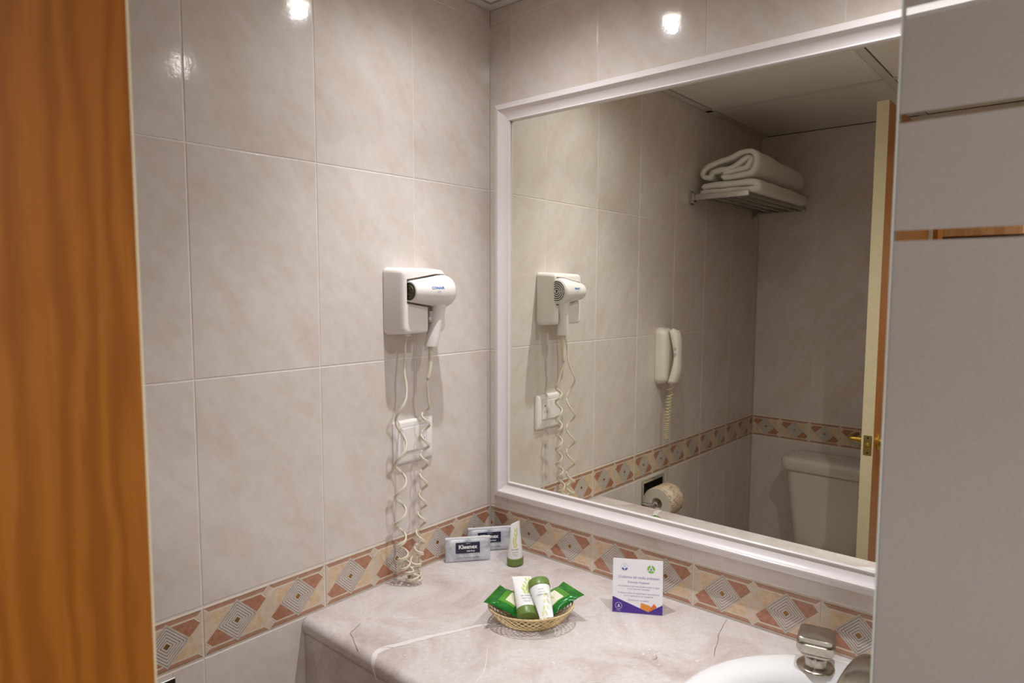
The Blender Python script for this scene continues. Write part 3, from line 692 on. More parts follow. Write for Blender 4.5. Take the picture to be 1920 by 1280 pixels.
V, Fc = [], []; vs, fs = text_mesh('1600', .0052); decal(V, Fc, [Vector((v.x+.001, v.y-.002, 0)) for v in vs], fs, barrel_fn); mk('grey_lettering', V, Fc, 'greyp', hd)
# strain relief sleeve
V, Fc = tube(smooth_path([(.0575, -.2565, 1.3265), (.0572, -.2570, 1.30), (.0568, -.2585, 1.275), (.0548, -.2630, 1.252)], 4), [.0058, .0055, .0052, .0050, .0049, .0048, .0046, .0045, .0044, .0042, .004, .0038, .0034], 12); mk('strain_relief', V, Fc, 'cordm', hd, smooth=True)
# coiled flat cord: two strands side by side
path = []; axes = []
def add_line(pts, n=8):
    for p in smooth_path(pts, n): path.append(p); axes.append(Vector((0, .3, .95)))
def add_helix(c0, c1, r0, r1, marks, ph0, per=22, hand=1):
    """marks: heights z at which whole turns end"""
    zs = marks; tot = len(zs)-1
    for t in range(tot):
        for k in range(per):
            f = k/per; z = zs[t]+(zs[t+1]-zs[t])*f; g = (z-zs[0])/(zs[-1]-zs[0]); c = Vector(c0).lerp(Vector(c1), g); r = r0+(r1-r0)*g
            a = ph0+hand*2*math.pi*f; path.append(Vector((c.x+r*math.cos(a), c.y+r*math.sin(a), z))); axes.append(Vector((0, 0, 1)))
add_line([(.028, -.297, 1.352), (.027, -.303, 1.335), (.030, -.306, 1.31), (.033, -.312, 1.27), (.038, -.309, 1.245)], 5)
ph = math.radians(48)
add_helix((.036, -.324, 0), (.036, -.331, 0), .0125, .0130, [1.222, 1.110, 1.031, .965, .906], ph, 26, -1)
add_helix((.036, -.331, 0), (.040, -.325, 0), .0130, .0125, [.906, .869, .846], ph, 22, -1)
for (c, r, z0, z1, tl) in (((.040, -.322), .0125, .846, .832, .5), ((.046, -.316), .0120, .832, .818, -.5), ((.050, -.308), .0155, .818, .808, .4), ((.052, -.300), .0140, .808, .814, .6), ((.046, -.302), .0125, .814, .836, -.6), ((.042, -.292), .0125, .836, .858, .4)):
    for k in range(22):
        f = k/22; a = ph-2*math.pi*f; path.append(Vector((c[0]+r*math.cos(a), c[1]+r*math.sin(a), z0+(z1-z0)*f+tl*.006*math.sin(a)))); axes.append(Vector((.2, 0, 1)))
add_helix((.042, -.283, 0), (.040, -.268, 0), .011, .0098, [.858, .884, .930, .968], ph, 22, -1)
add_helix((.040, -.268, 0), (.043, -.258, 0), .0098, .0098, [.968, 1.014, 1.061, 1.102, 1.15, 1.19], ph, 22, -1)
add_line([(.047, -.256, 1.205), (.050, -.2595, 1.225), (.0535, -.2640, 1.240), (.0548, -.2632, 1.253)], 5)
# light smoothing of the joins
for _ in range(3): path = [path[0]]+[(path[i-1]+path[i]*2+path[i+1])/4 for i in range(1, len(path)-1)]+[path[-1]]
path = [p if p.z > CT+.0042 else Vector((p.x, p.y, CT+.0042)) for p in path]
V, Fc = [], []
for s in (-1, 1): tube([p+a.normalized()*(.0018*s) for p, a in zip(path, axes)], .0020, 8, V, Fc)
mk('coiled_cord', V, Fc, 'cordm', hd, smooth=True)

# ------------------------------------------------------------------ switch and socket plate
pl = thing('switch_and_socket_plate', 'white wall plate with rocker switch and socket behind the dryer cord', 'socket', (0, -.263, 1.06))
bm = bmesh.new(); rings = []
for x, dy in ((.0005, 0), (.004, 0), (.0075, .003), (.009, .006)):
    rings.append([bm.verts.new((x, -.263+a, 1.1095+b)) for a, b in rrect(.0585-dy, .049-dy, .006, 4)])
for a, b in zip(rings, rings[1:]):
    for k in range(len(a)): k2 = (k+1) % len(a); bm.faces.new([a[k], a[k2], b[k2], b[k]])
bm.faces.new(rings[-1]); bm.faces.new(rings[0]); bmk('plate', bm, 'plastic', pl, smooth=True, auto=30)
box('module_gap_shade', (.0085, -.3035, 1.0845), (.0092, -.2265, 1.145), 'greyp', pl)  # grey plate painted as the shadow line around the module
box('module_frame', (.0085, -.302, 1.086), (.0099, -.228, 1.1435), 'plastic', pl, .0005, 1)
V = [(.0100, -.300, 1.089), (.0100, -.251, 1.089), (.0100, -.251, 1.141), (.0100, -.300, 1.141), (.0125, -.2995, 1.0895), (.0115, -.2515, 1.0895), (.0102, -.2515, 1.1405), (.0115, -.2995, 1.1405)]
mk('rocker_switch', V, [(4, 5, 6, 7), (0, 1, 5, 4), (1, 2, 6, 5), (2, 3, 7, 6), (3, 0, 4, 7)], 'plastic', pl)
so = box('socket_face', (.009, -.2495, 1.089), (.0112, -.230, 1.141), 'plastic', pl, .0008, 1)
V, Fc = lathe([(0, .0004), (.0022, .0004), (.0022, 0)], (.0112, -.2400, 1.1265), (1, 0, 0), 12); mk('socket_hole', V, Fc, 'black', so)
for y in (-.2440, -.2360): box('socket_slot', (.0110, y-.0007, 1.1060), (.0114, y+.0007, 1.1130), 'black', so)

# ------------------------------------------------------------------ wall telephone
ph_ = thing('wall_telephone', 'ivory bathroom telephone on the left wall, seen in the mirror', 'telephone', (0, -.915, 1.12))
def loft_box(name, secs, mat, parent, n=6):
    """secs: (x, cy, cz, hy, hz, r)"""
    bm = bmesh.new(); rg = []
    for x, cy, cz, hy, hz, r in secs:
        xf = x if callable(x) else (lambda y, z, x=x: x)
        rg.append([bm.verts.new((xf(cy+a, cz+b), cy+a, cz+b)) for a, b in rrect(hy, hz, r, n)])
    for a, b in zip(rg, rg[1:]):
        for k in range(len(a)): k2 = (k+1) % len(a); bm.faces.new([a[k], a[k2], b[k2], b[k]])
    bm.faces.new(rg[0]); bm.faces.new(rg[-1]); return bmk(name, bm, mat, parent, smooth=True, auto=50)
PZ = 1.222; PY = -.915
loft_box('base', [(.0008, PY, PZ, .040, .099, .022), (.006, PY, PZ, .041, .1005, .023), (.022, PY, PZ, .0385, .097, .023), (.033, PY, PZ, .034, .091, .021), (.037, PY, PZ, .028, .084, .018)], 'plastic2', ph_)
# handset: arched bar with thicker ends
V, Fc = [], []; N = 18; st = []
for i in range(29):
    t = i/28; z = PZ-.098+.196*t; s = (2*t-1); arch = .021*(1-s*s)**.8 if abs(s) < 1 else 0; fat = .0155-.0060*math.exp(-(s/.45)**2)
    cap = min(1, (1-abs(s))/.07)**.5 if abs(s) > .93 else 1; st.append((Vector((.047+arch*.95, PY, z)), max(.024*cap-.003*math.exp(-(s/.4)**2), .002), max(fat*cap, .002)))
for c, a, b in st:
    for k in range(N): q = 2*math.pi*k/N; cc_, ss = math.cos(q), math.sin(q); m = (abs(cc_)**2.6+abs(ss)**2.6)**(-1/2.6); V.append(c+Vector((b*m*cc_, a*m*ss, 0)))
for i in range(len(st)-1):
    for k in range(N): k2 = (k+1) % N; Fc.append((i*N+k, i*N+k2, (i+1)*N+k2, (i+1)*N+k))
Fc += [tuple(range(N)), tuple((len(st)-1)*N+k for k in range(N))[::-1]]
hs = mk('handset', V, Fc, 'plastic2', ph_, smooth=True)
for z in (PZ+.010, PZ+.030): box('button', (.064, PY+.018, z-.004), (.071, PY+.0245, z+.004), 'greyp', hs, .001, 1)
pp = []
for (z0, z1, r, n_) in ((1.112, 1.085, .012, 1), (1.085, .985, .0085, 9), (.985, .925, .007, 8)):
    for k in range(n_*14):
        f = k/(n_*14); z = z0+(z1-z0)*f; a = 2*math.pi*f*n_; pp.append(Vector((.040+r*math.cos(a)-.006*(1.11-z)/.2, -.918+r*math.sin(a)+.012*(1.11-z)/.2+.006*math.sin((1.11-z)*18), z)))
for _ in range(1): pp = [pp[0]]+[(pp[i-1]+pp[i]*2+pp[i+1])/4 for i in range(1, len(pp)-1)]+[pp[-1]]
pp = [Vector((.046, -.915, 1.128))]+pp
V, Fc = tube(pp, .0016, 6); mk('coiled_cord', V, Fc, 'cordy', ph_, smooth=True)

# ------------------------------------------------------------------ recessed toilet roll holder
y0, z0, y1, z1 = HOLE
th_ = thing('toilet_roll_holder', 'recessed chrome toilet roll holder in the left wall under the border', 'roll holder', (0, (y0+y1)/2, z0))
bm = bmesh.new()
for a, b in (((.0, y0, z0), (.004, y1, z0+.012)), ((.0, y0, z1-.012), (.004, y1, z1)), ((.0, y0, z0+.012), (.004, y0+.012, z1-.012)), ((.0, y1-.012, z0+.012), (.004, y1, z1-.012))): bbox(bm, a, b, .0012, 1)
bmk('rim', bm, 'chrome', th_)
bm = bmesh.new(); a0, a1, b0, b1 = y0+.0105, y1-.0105, z0+.0105, z1-.0105; D = -.07
q = lambda x: [bm.verts.new((x, a0, b0)), bm.verts.new((x, a1, b0)), bm.verts.new((x, a1, b1)), bm.verts.new((x, a0, b1))]
A_, B_ = q(.003), q(D)
for k in range(4): bm.faces.new([A_[k], A_[(k+1) % 4], B_[(k+1) % 4], B_[k]])
bm.faces.new(B_); bmk('recess_box', bm, 'chrome2', th_)
RC = Vector((.044, (y0+y1)/2, .713))
for s in (1, -1):
    yy = RC.y+s*.0605
    V, Fc = tube(smooth_path([(-.03, yy+s*.002, .705), (.0, yy+s*.002, .705), (.03, yy+s*.001, .709), (.046, yy, .713)], 5), .0065, 12)
    lathe([(.0, -.006), (.010, -.004), (.0115, .0), (.009, .006), (0, .009)], (.044, yy, .713), (0, -s, 0), 16, V=V, Fc=Fc)
    mk('arm', V, Fc, 'chrome', th_, smooth=True)
rl = thing('toilet_roll', 'wrapped toilet roll with printed paper in the chrome wall holder', 'toilet roll', tuple(RC-Vector((0, 0, .055))))
V, Fc = [], []
lathe([(.0535, -.0475), (.0550, -.044), (.0550, .044), (.0535, .0475)], RC, (0, 1, 0), 48, V=V, Fc=Fc); Fc = [f for f in Fc if len(f) == 4]
mk('wrapper', V, Fc, 'rollwrap', rl, smooth=True)
V, Fc = lathe([(.019, -.045), (.021, -.0475), (.0535, -.0475), (.0535, .0475), (.021, .0475), (.019, .045), (.019, -.045)], RC, (0, 1, 0), 48); Fc = [f for f in Fc if len(f) == 4]
mk('paper_core', V, Fc, 'paper', rl, smooth=True, auto=40)

# ------------------------------------------------------------------ towel shelf with two towels
sh = thing('towel_shelf', 'chrome towel rack shelf on the left wall, seen in the mirror', 'towel shelf', (0, -1.417, 1.78))
SZ = 1.798
for y in (-1.1155, -1.7175):
    bm = bmesh.new(); bbox(bm, (.0005, y-.017, SZ-.030), (.006, y+.017, SZ+.022), .002, 1); bbox(bm, (.006, y-.011, SZ-.022), (.018, y+.011, SZ+.014), .002, 1); bmk('wall_rose', bm, 'chrome', sh)
    box('side_arm', (.018, y-.004, SZ-.011), (.222, y+.004, SZ+.009), 'chrome', sh, .0015, 1)
for x in (.030, .075, .120, .165, .213):
    if x == .213: box('front_rail', (x-.004, -1.714, SZ-.008), (x+.006, -1.119, SZ+.001), 'chrome2', sh, .0015, 1)
    else: box('shelf_bar', (x-.007, -1.714, SZ-.005), (x+.007, -1.119, SZ+.001), 'chrome2', sh, .001, 1)
def extruded_ribbon(name, pts, thick, ya, yb, mat, parent, seed, ny=22, sag=0.0):
    """folded cloth: a ribbon of given thickness in the x-z plane, run along y"""
    ps = smooth_path([(x, 0, z) for x, z in pts], 7); n = len(ps); prof = []
    L, R_ = [], []
    for i, p in enumerate(ps):
        d = (ps[min(i+1, n-1)]-ps[max(i-1, 0)]).normalized(); nn = Vector((-d.z, 0, d.x)); L.append(p+nn*thick/2); R_.append(p-nn*thick/2)
    e0 = (ps[0]-(ps[1]-ps[0]).normalized()*thick*.45); e1 = (ps[-1]+(ps[-1]-ps[-2]).normalized()*thick*.45)
    prof = [e0]+L+[e1]+R_[::-1]; V, Fc = [], []; m = len(prof); cxm = sum(p.x for p in prof)/m; czm = sum(p.z for p in prof)/m
    for j in range(ny+1):
        t = j/ny; y = ya+(yb-ya)*t; e = min(t, 1-t)*ny; sc_ = 1-.05*max(0, 1-e)**2; sh_ = 1-sag*t
        for k, p in enumerate(prof):
            w1 = noise.noise(Vector((p.x*18, y*7, p.z*18+seed)))*.0045; w2 = noise.noise(Vector((p.x*60, y*40, p.z*60+seed)))*.0016
            V.append(Vector((cxm+(p.x-cxm)*sc_+w1+w2, y+.006*noise.noise(Vector((p.x*20, 3, p.z*20+seed)))*(1 if j in (0, ny) else 0), SZ+.003+max(.001, (czm+(p.z-czm)*sc_-SZ-.003)*sh_+w1+w2 if k >= 0 else 0))))
    for j in range(ny):
        for k in range(m): k2 = (k+1) % m; Fc.append((j*m+k, j*m+k2, (j+1)*m+k2, (j+1)*m+k))
    c = len(V)
    for j, rev in ((0, False), (ny, True)):
        # end caps as strips across the ribbon
        for i in range(n-1):
            a, b = j*m+1+i, j*m+2+i; c2, d2 = j*m+(m-1-i), j*m+(m-2-i); Fc.append((a, b, d2, c2) if rev else (c2, d2, b, a))
        Fc.append((j*m, j*m+1, j*m+m-1)); Fc.append((j*m+n+1, j*m+n, j*m+n+2))
    return mk(name, V, Fc, mat, parent, smooth=True)
tw1 = thing('folded_towel', 'flat folded white towel lying lowest on the chrome rack', 'towel', (.13, -1.4, SZ+.003), 'white towels on the rack')
extruded_ribbon('towel_layers', [(.022, SZ+.014), (.12, SZ+.014), (.218, SZ+.014), (.240, SZ+.022), (.236, SZ+.036), (.21, SZ+.040), (.12, SZ+.040), (.035, SZ+.039)], .0225, -1.135, -1.655, 'towel', tw1, 3.0)
tw2 = thing('rolled_towel', 'thick rolled white bath towel on top of the flat towel, on the rack', 'towel', (.13, -1.4, SZ+.055), 'white towels on the rack')
z = SZ+.070
extruded_ribbon('towel_layers', [(.112, z+.014), (.150, z+.018), (.196, z+.022), (.212, z+.052), (.198, z+.058), (.150, z+.030), (.100, z+.022), (.066, z+.016), (.060, z+.001), (.040, z+.003), (.026, z+.012), (.040, z+.036), (.085, z+.052), (.140, z+.066), (.195, z+.083), (.226, z+.072), (.232, z+.040), (.222, z+.008), (.19, z-.003), (.11, z-.004)], .0165, -1.14, -1.64, 'towel', tw2, 8.0, sag=.17)

# ------------------------------------------------------------------ toilet
to = thing('toilet', 'cream ceramic toilet with cistern against the far wall, seen in the mirror', 'toilet', (.40, -1.5, 0))
def rloft(name, secs, mat, parent, n=6, auto=50):
    bm = bmesh.new(); rg = []
    for z, cx, cy, hx, hy, r in secs: rg.append([bm.verts.new((cx+a, cy+b, z)) for a, b in rrect(hx, hy, r, n)])
    for a, b in zip(rg, rg[1:]):
        for k in range(len(a)): k2 = (k+1) % len(a); bm.faces.new([a[k], a[k2], b[k2], b[k]])
    bm.faces.new(rg[0]); bm.faces.new(rg[-1]); return bmk(name, bm, mat, parent, smooth=True, auto=auto)
TX = .415
rloft('cistern', [(.385, TX, -1.688, .150, .078, .03), (.42, TX, -1.688, .165, .084, .035), (.70, TX, -1.690, .198, .090, .035), (.718, TX, -1.690, .200, .091, .035)], 'porcelain2', to)
rloft('cistern_lid', [(.7185, TX, -1.6885, .214, .097, .035), (.722, TX, -1.6885, .220, .0985, .036), (.752, TX, -1.6885, .221, .099, .037), (.765, TX, -1.6885, .216, .096, .036), (.771, TX, -1.6885, .200, .085, .034)], 'porcelain2', to)
V, Fc = tube([(TX+.15, -1.598, .66), (TX+.15, -1.585, .66), (TX+.09, -1.583, .655)], .006, 10); mk('flush_lever', V, Fc, 'chrome', to, smooth=True)
V, Fc = [], []; NB = 40
sec = [(0, .11, .16, -1.42), (.05, .10, .15, -1.42), (.18, .10, .15, -1.42), (.30, .155, .215, -1.385), (.375, .185, .245, -1.365), (.395, .185, .245, -1.365), (.385, .15, .20, -1.36), (.30, .12, .16, -1.36), (.22, .05, .07, -1.37)]
for z_, a, b, cy in sec:
    for k in range(NB): q = 2*math.pi*k/NB; V.append((TX+a*math.cos(q), cy+b*math.sin(q), z_))
for i in range(len(sec)-1):
    for k in range(NB): k2 = (k+1) % NB; Fc.append((i*NB+k, i*NB+k2, (i+1)*NB+k2, (i+1)*NB+k))
Fc.append(tuple((len(sec)-1)*NB+k for k in range(NB))); mk('bowl', V, Fc, 'porcelain2', to, smooth=True, auto=60)
V, Fc = lathe([(.0, .030), (.95, .026), (1.0, .018), (1.0, .004), (.96, 0)], (TX, -1.365, .397), (0, 0, 1), 40, .187, .247, A=(Vector((1, 0, 0)), Vector((0, 1, 0)))); mk('seat_lid', V, Fc, 'plastic2', to, smooth=True, auto=50)

# ------------------------------------------------------------------ tissue packs
tk = thing('tissue_pack', 'silver tissue pack with navy label, nearest of two propped by the left wall', 'tissue pack', (0, 0, 0), 'silver tissue packs on the counter')
TL, TH, TT = .108, .0575, .013
bm = bmesh.new(); nx, nz = 14, 8
def tpf(i, j, s):
    u, v = i/nx, j/nz; e = (min(1, min(u, 1-u)*9))**.5*(min(1, min(v, 1-v)*7))**.5
    return Vector((-TL/2+TL*u+.0006*noise.noise(Vector((v*9, s, 1))), s*(TT/2)*(.25+.75*e)+.0009*noise.noise(Vector((u*8, v*5, s*3)))*e, TH*v+.0006*noise.noise(Vector((u*14, s, 2)))*(j == nz)))
gv = {(i, j, s): bm.verts.new(tpf(i, j, s)) for i in range(nx+1) for j in range(nz+1) for s in (-1, 1)}
for s in (-1, 1):
    for i in range(nx):
        for j in range(nz):
            f_ = [gv[i, j, s], gv[i+1, j, s], gv[i+1, j+1, s], gv[i, j+1, s]]; bm.faces.new(f_)
for i in range(nx): 
    for j in (0, nz): bm.faces.new([gv[i, j, -1], gv[i+1, j, -1], gv[i+1, j, 1], gv[i, j, 1]])
for j in range(nz):
    for i in (0, nx): bm.faces.new([gv[i, j, -1], gv[i, j+1, -1], gv[i, j+1, 1], gv[i, j, 1]])
body = bmk('wrapper', bm, 'foil', tk, smooth=True, auto=45)
V, Fc = [], []
for i in range(27):      # crimped, serrated seam along the top
    u = i/26; x = -TL/2+TL*u; V += [(x, -.0036, TH-.0045), (x, -.0042, TH-.001), (x, -.0030, TH+.0022+.0005*(i % 2)), (x, .0010, TH+.0016)]
for i in range(26):
    for k in range(3): Fc.append((i*4+k, i*4+k+1, i*4+k+5, i*4+k+4))
mk('crimped_seam', V, Fc, 'foilw', tk)
V, Fc = [], []
for i in range(2):
    x = -TL/2+(.0 if i == 0 else .0)-.0008; 
V = [(-TL/2-.0009, -.0045, .002), (-TL/2-.0009, .0045, .002), (-TL/2-.0009, .0045, TH-.003), (-TL/2-.0009, -.0045, TH-.003)]; mk('end_flap', V, [(0, 1, 2, 3)], 'foilw', tk)
def flat(x0, z0, x1, z1, y, nx_=1): return [(x0, y, z0), (x1, y, z0), (x1, y, z1), (x0, y, z1)]
yl = -TT/2-.0011
V, Fc = [], []
for i in range(7):
    for j in range(5):
        x = -.030+.058*i/6; z_ = .0215+.026*j/4; V.append((x, yl+.0002*0, z_))
for i in range(6):
    for j in range(4): a = i*5+j; Fc.append((a, a+5, a+6, a+1))
lb = mk('label', V, Fc, 'navy', tk)
V, Fc = [], []
for s_, sz, x, z_, b_ in (('Kleenex', .0135, -.001, .0365, .0004), ('Soft-Pack', .0052, .006, .0265, .0001), ('PREMIUM', .0026, .0, .0448, 0)):
    vs, fs = text_mesh(s_, sz, bold=b_); decal(V, Fc, vs, fs, lambda u, v, x=x, z_=z_: Vector((x+u, yl-.0003, z_+v)))
mk('lettering', V, Fc, 'white', tk)
V, Fc = [], []; vs, fs = text_mesh('CONT. 10 PAÑUELOS DESECHABLES', .0032, spacing=1.05); decal(V, Fc, vs, fs, lambda u, v: Vector((u+.004, yl-.0002, .0105+v))); mk('small_print', V, Fc, 'navy', tk)
def copy_tree(root):
    r = root.copy(); COL.objects.link(r)
    for ch in list(root.children):
        c = ch.copy(); COL.objects.link(c); c.parent = r
    return r
tk2 = copy_tree(tk); tk2['label'] = 'silver tissue pack with navy label, rear one behind the white tube'
def place_tissue(o, A, B, lean):
    A, B = Vector(A), Vector(B); d = (B-A).normalized(); n_ = Vector((-d.y, d.x, 0)); mid = (A+B)/2
    o.location = mid+n_*(TT/2+.0005); o.location.z = CT+.0006; o.rotation_euler = Matrix.Rotation(math.atan2(d.y, d.x), 4, 'Z').to_euler(); o.rotation_euler.x = -lean
place_tissue(tk, (.0247, -.1837, 0), (.0926, -.0997, 0), math.radians(3)); place_tissue(tk2, (.0190, -.1010, 0), (.0860, -.0165, 0), math.radians(3))

# ------------------------------------------------------------------ cosmetic tubes
def cosmetic_tube(label, base, axis, flat_dir, L=.098, ra=.0205, rb_=.0165, wtop=.0195, text_face=1, leaf='leafp', flip_text=False, face_rot=0.0):
    """cap at base, crimped end at base+axis*L; flat_dir is the width direction of the crimp"""
    base = Vector(base); ax = Vector(axis).normalized(); w_ = Vector(flat_dir); w_ = (w_-ax*w_.dot(ax)).normalized(); t_ = ax.cross(w_)
    o = thing('cosmetic_tube', label, 'tube', tuple(base), 'white cosmetic tubes with olive caps')
    N = 36
    def surf(th_, h, off=0):
        f = max(0, min(1, (h-.018)/(L-.018))); a = ra*.97*(1-f)+wtop*f; b = rb_*.97*(1-f**1.3)+.0012*f**1.3; ff = f**2
        return base+ax*h+w_*((a+off)*math.cos(th_))+t_*((b+off)*math.sin(th_))
    V, Fc = [], []; hs_ = [.018+(L-.018)*i/22 for i in range(23)]
    for h in hs_:
        for k in range(N): V.append(surf(2*math.pi*k/N, h))
    for i in range(len(hs_)-1):
        for k in range(N): k2 = (k+1) % N; Fc.append((i*N+k, i*N+k2, (i+1)*N+k2, (i+1)*N+k))
    Fc.append(tuple((len(hs_)-1)*N+k for k in range(N))); mk('body', V, Fc, 'tube', o, smooth=True, auto=60)
    pr_ = [(0, .0005), (.9, .0005), (.97, .0015), (1.0, .0035), (1.0, .0165), (.985, .0180), (.96, .0184)]; V, Fc = [], []
    for s, h in pr_:
        for k in range(N): th_ = 2*math.pi*k/N; V.append(base+ax*h+w_*(ra*1.02*s*math.cos(th_))+t_*(rb_*1.05*s*math.sin(th_)))
    for i in range(len(pr_)-1):
        for k in range(N): k2 = (k+1) % N; Fc.append((i*N+k, i*N+k2, (i+1)*N+k2, (i+1)*N+k))
    mk('cap', V, Fc, 'olive', o, smooth=True, auto=45)
    def fn(u, v, off=.0003):   # u across, v height, on the face around angle th0
        th0 = (math.pi/2 if text_face > 0 else -math.pi/2)+face_rot; sgn = -1 if text_face > 0 else 1
        f = max(0, min(1, (v-.018)/(L-.018))); R_ = ra*(1-f)+wtop*f; return surf(th0+sgn*u/R_*1.0, v, off)
    V, Fc = [], []
    def leafp(cu, cv, ang, l, wd_):
        n = 8; s = len(V)
        pts = []
        for k in range(n+1): t = k/n; pts.append((l*(t-.5), wd_*math.sin(math.pi*t)))
        for k in range(1, n): t = 1-k/n; pts.append((l*(t-.5), -wd_*math.sin(math.pi*t)))
        for x, y in pts: V.append(fn(cu+x*math.cos(ang)-y*math.sin(ang), cv+x*math.sin(ang)+y*math.cos(ang)))
        Fc.append(tuple(range(s, s+len(pts))))
    sgn_ = -1 if flip_text else 1
    mid = .060
    stem_ = [(.002, .048), (.000, .056), (.003, .064), (.008, .072), (.011, .082)] if not flip_text else [(-.006, .085), (-.002, .074), (.002, .064), (.006, .052), (.008, .040)]
    for i, (a, b) in enumerate(stem_):
        for s in (-1, 1):
            for q in range(2): leafp(a+s*(.0030+.0008*q), b+.0036*q, s*-(.5)+1.57, .0075, .0021)
    mk('leaf_print', V, Fc, leaf, o)
    V, Fc = [], []
    rows = [('TEA FOREST', .0042, .0405), ('body lotion', .0040, .0345), ('crema corporal', .0026, .0292), ('moisturizing', .0024, .0262)]
    if flip_text: rows = [('shampoo', .0030, .0290), ('for all hair', .0030, .0350), ('TEA FOREST', .0042, .0405)]
    for s, sz, v0 in rows:
        vs, fs = text_mesh(s, sz); decal(V, Fc, vs, fs, (lambda u, v, v0=v0: fn(u*sgn_, v0+v*sgn_, .0004)))
    mk('lettering', V, Fc, 'greentxt', o); return o
cosmetic_tube('white tube with olive cap standing upright beside the tissue packs', (.1500, -.0760, CT+.0005), (-.02, .02, 1), (-.10, .99, 0), .1000, .0215, .0180, .0185, text_face=-1, face_rot=math.radians(-46))
# basket content: axis from cap to crimp
cosmetic_tube('white tube lying cap down in the wicker basket, left of the pair', (.3735, -.2995, .8250), Vector((.3137, -.2477, .8720))-Vector((.3735, -.2995, .8250)), (.47, .88, .05), .093, .0205, .0165, .0200, text_face=-1)
cosmetic_tube('white tube lying cap up in the wicker basket, right of the pair', (.3540, -.2450, .8740), Vector((.4080, -.2880, .8380))-Vector((.3540, -.2450, .8740)), (.72, .66, .05), .084, .0210, .0165, .0130, text_face=1, leaf='leafp2', flip_text=True)

# ------------------------------------------------------------------ wicker basket
BC = Vector((.3545, -.2680, 0)); maj = Vector((.715, .699, 0)); mnr = Vector((.699, -.715, 0))
bk = thing('wicker_basket', 'small oval woven wicker basket of toiletries on the marble counter', 'basket', (BC.x, BC.y, CT))
def bp(th_, s, lift=0):   # s 0 at the foot, 1 at the rim
    a = .050+.034*s**.8; b = .036+.030*s**.8; z_ = CT+.0018+.0345*s**1.25
    return BC+maj*(a*math.cos(th_))+mnr*(b*math.sin(th_))+Vector((0, 0, z_+lift))
V, Fc = [], []; NSt = 34
for k in range(NSt):
    for h in (1, -1):
        th0 = 2*math.pi*k/NSt; pts = []
        for i in range(9): s = i/8; p = bp(th0+h*s*.62, s); pts.append(p+(p-BC-Vector((0, 0, p.z))).normalized()*(.0006*h))
        tube(pts, .0011, 5, V, Fc)
tag(mk('woven_side', V, Fc, 'wicker', bk, smooth=True), kind='stuff')
V, Fc = [], []
for j in range(3):
    tube([bp(2*math.pi*k/120, .985+.02*math.sin(9*2*math.pi*k/60+j*2.1)*1, .0013*math.cos(9*2*math.pi*k/60+j*2.1)) for k in range(120)], .0013, 6, V, Fc, True)
mk('rim', V, Fc, 'wicker', bk, smooth=True)
V, Fc = [], []
tube([bp(2*math.pi*k/80, .0) for k in range(80)], .0013, 6, V, Fc, True); tube([bp(2*math.pi*k/80, .07) for k in range(80)], .0010, 6, V, Fc, True)
for k in range(24):
    a = math.pi*k/24; tube([bp(a, 0), bp(a+math.pi, 0)], .0010, 5, V, Fc)
for q in (.2, .4, .6, .8): tube([BC+maj*(.050*q*math.cos(2*math.pi*k/40))+mnr*(.036*q*math.sin(2*math.pi*k/40))+Vector((0, 0, CT+.0028)) for k in range(40)], .0010, 5, V, Fc, True)
mk('base_weave', V, Fc, 'wicker', bk, smooth=True)

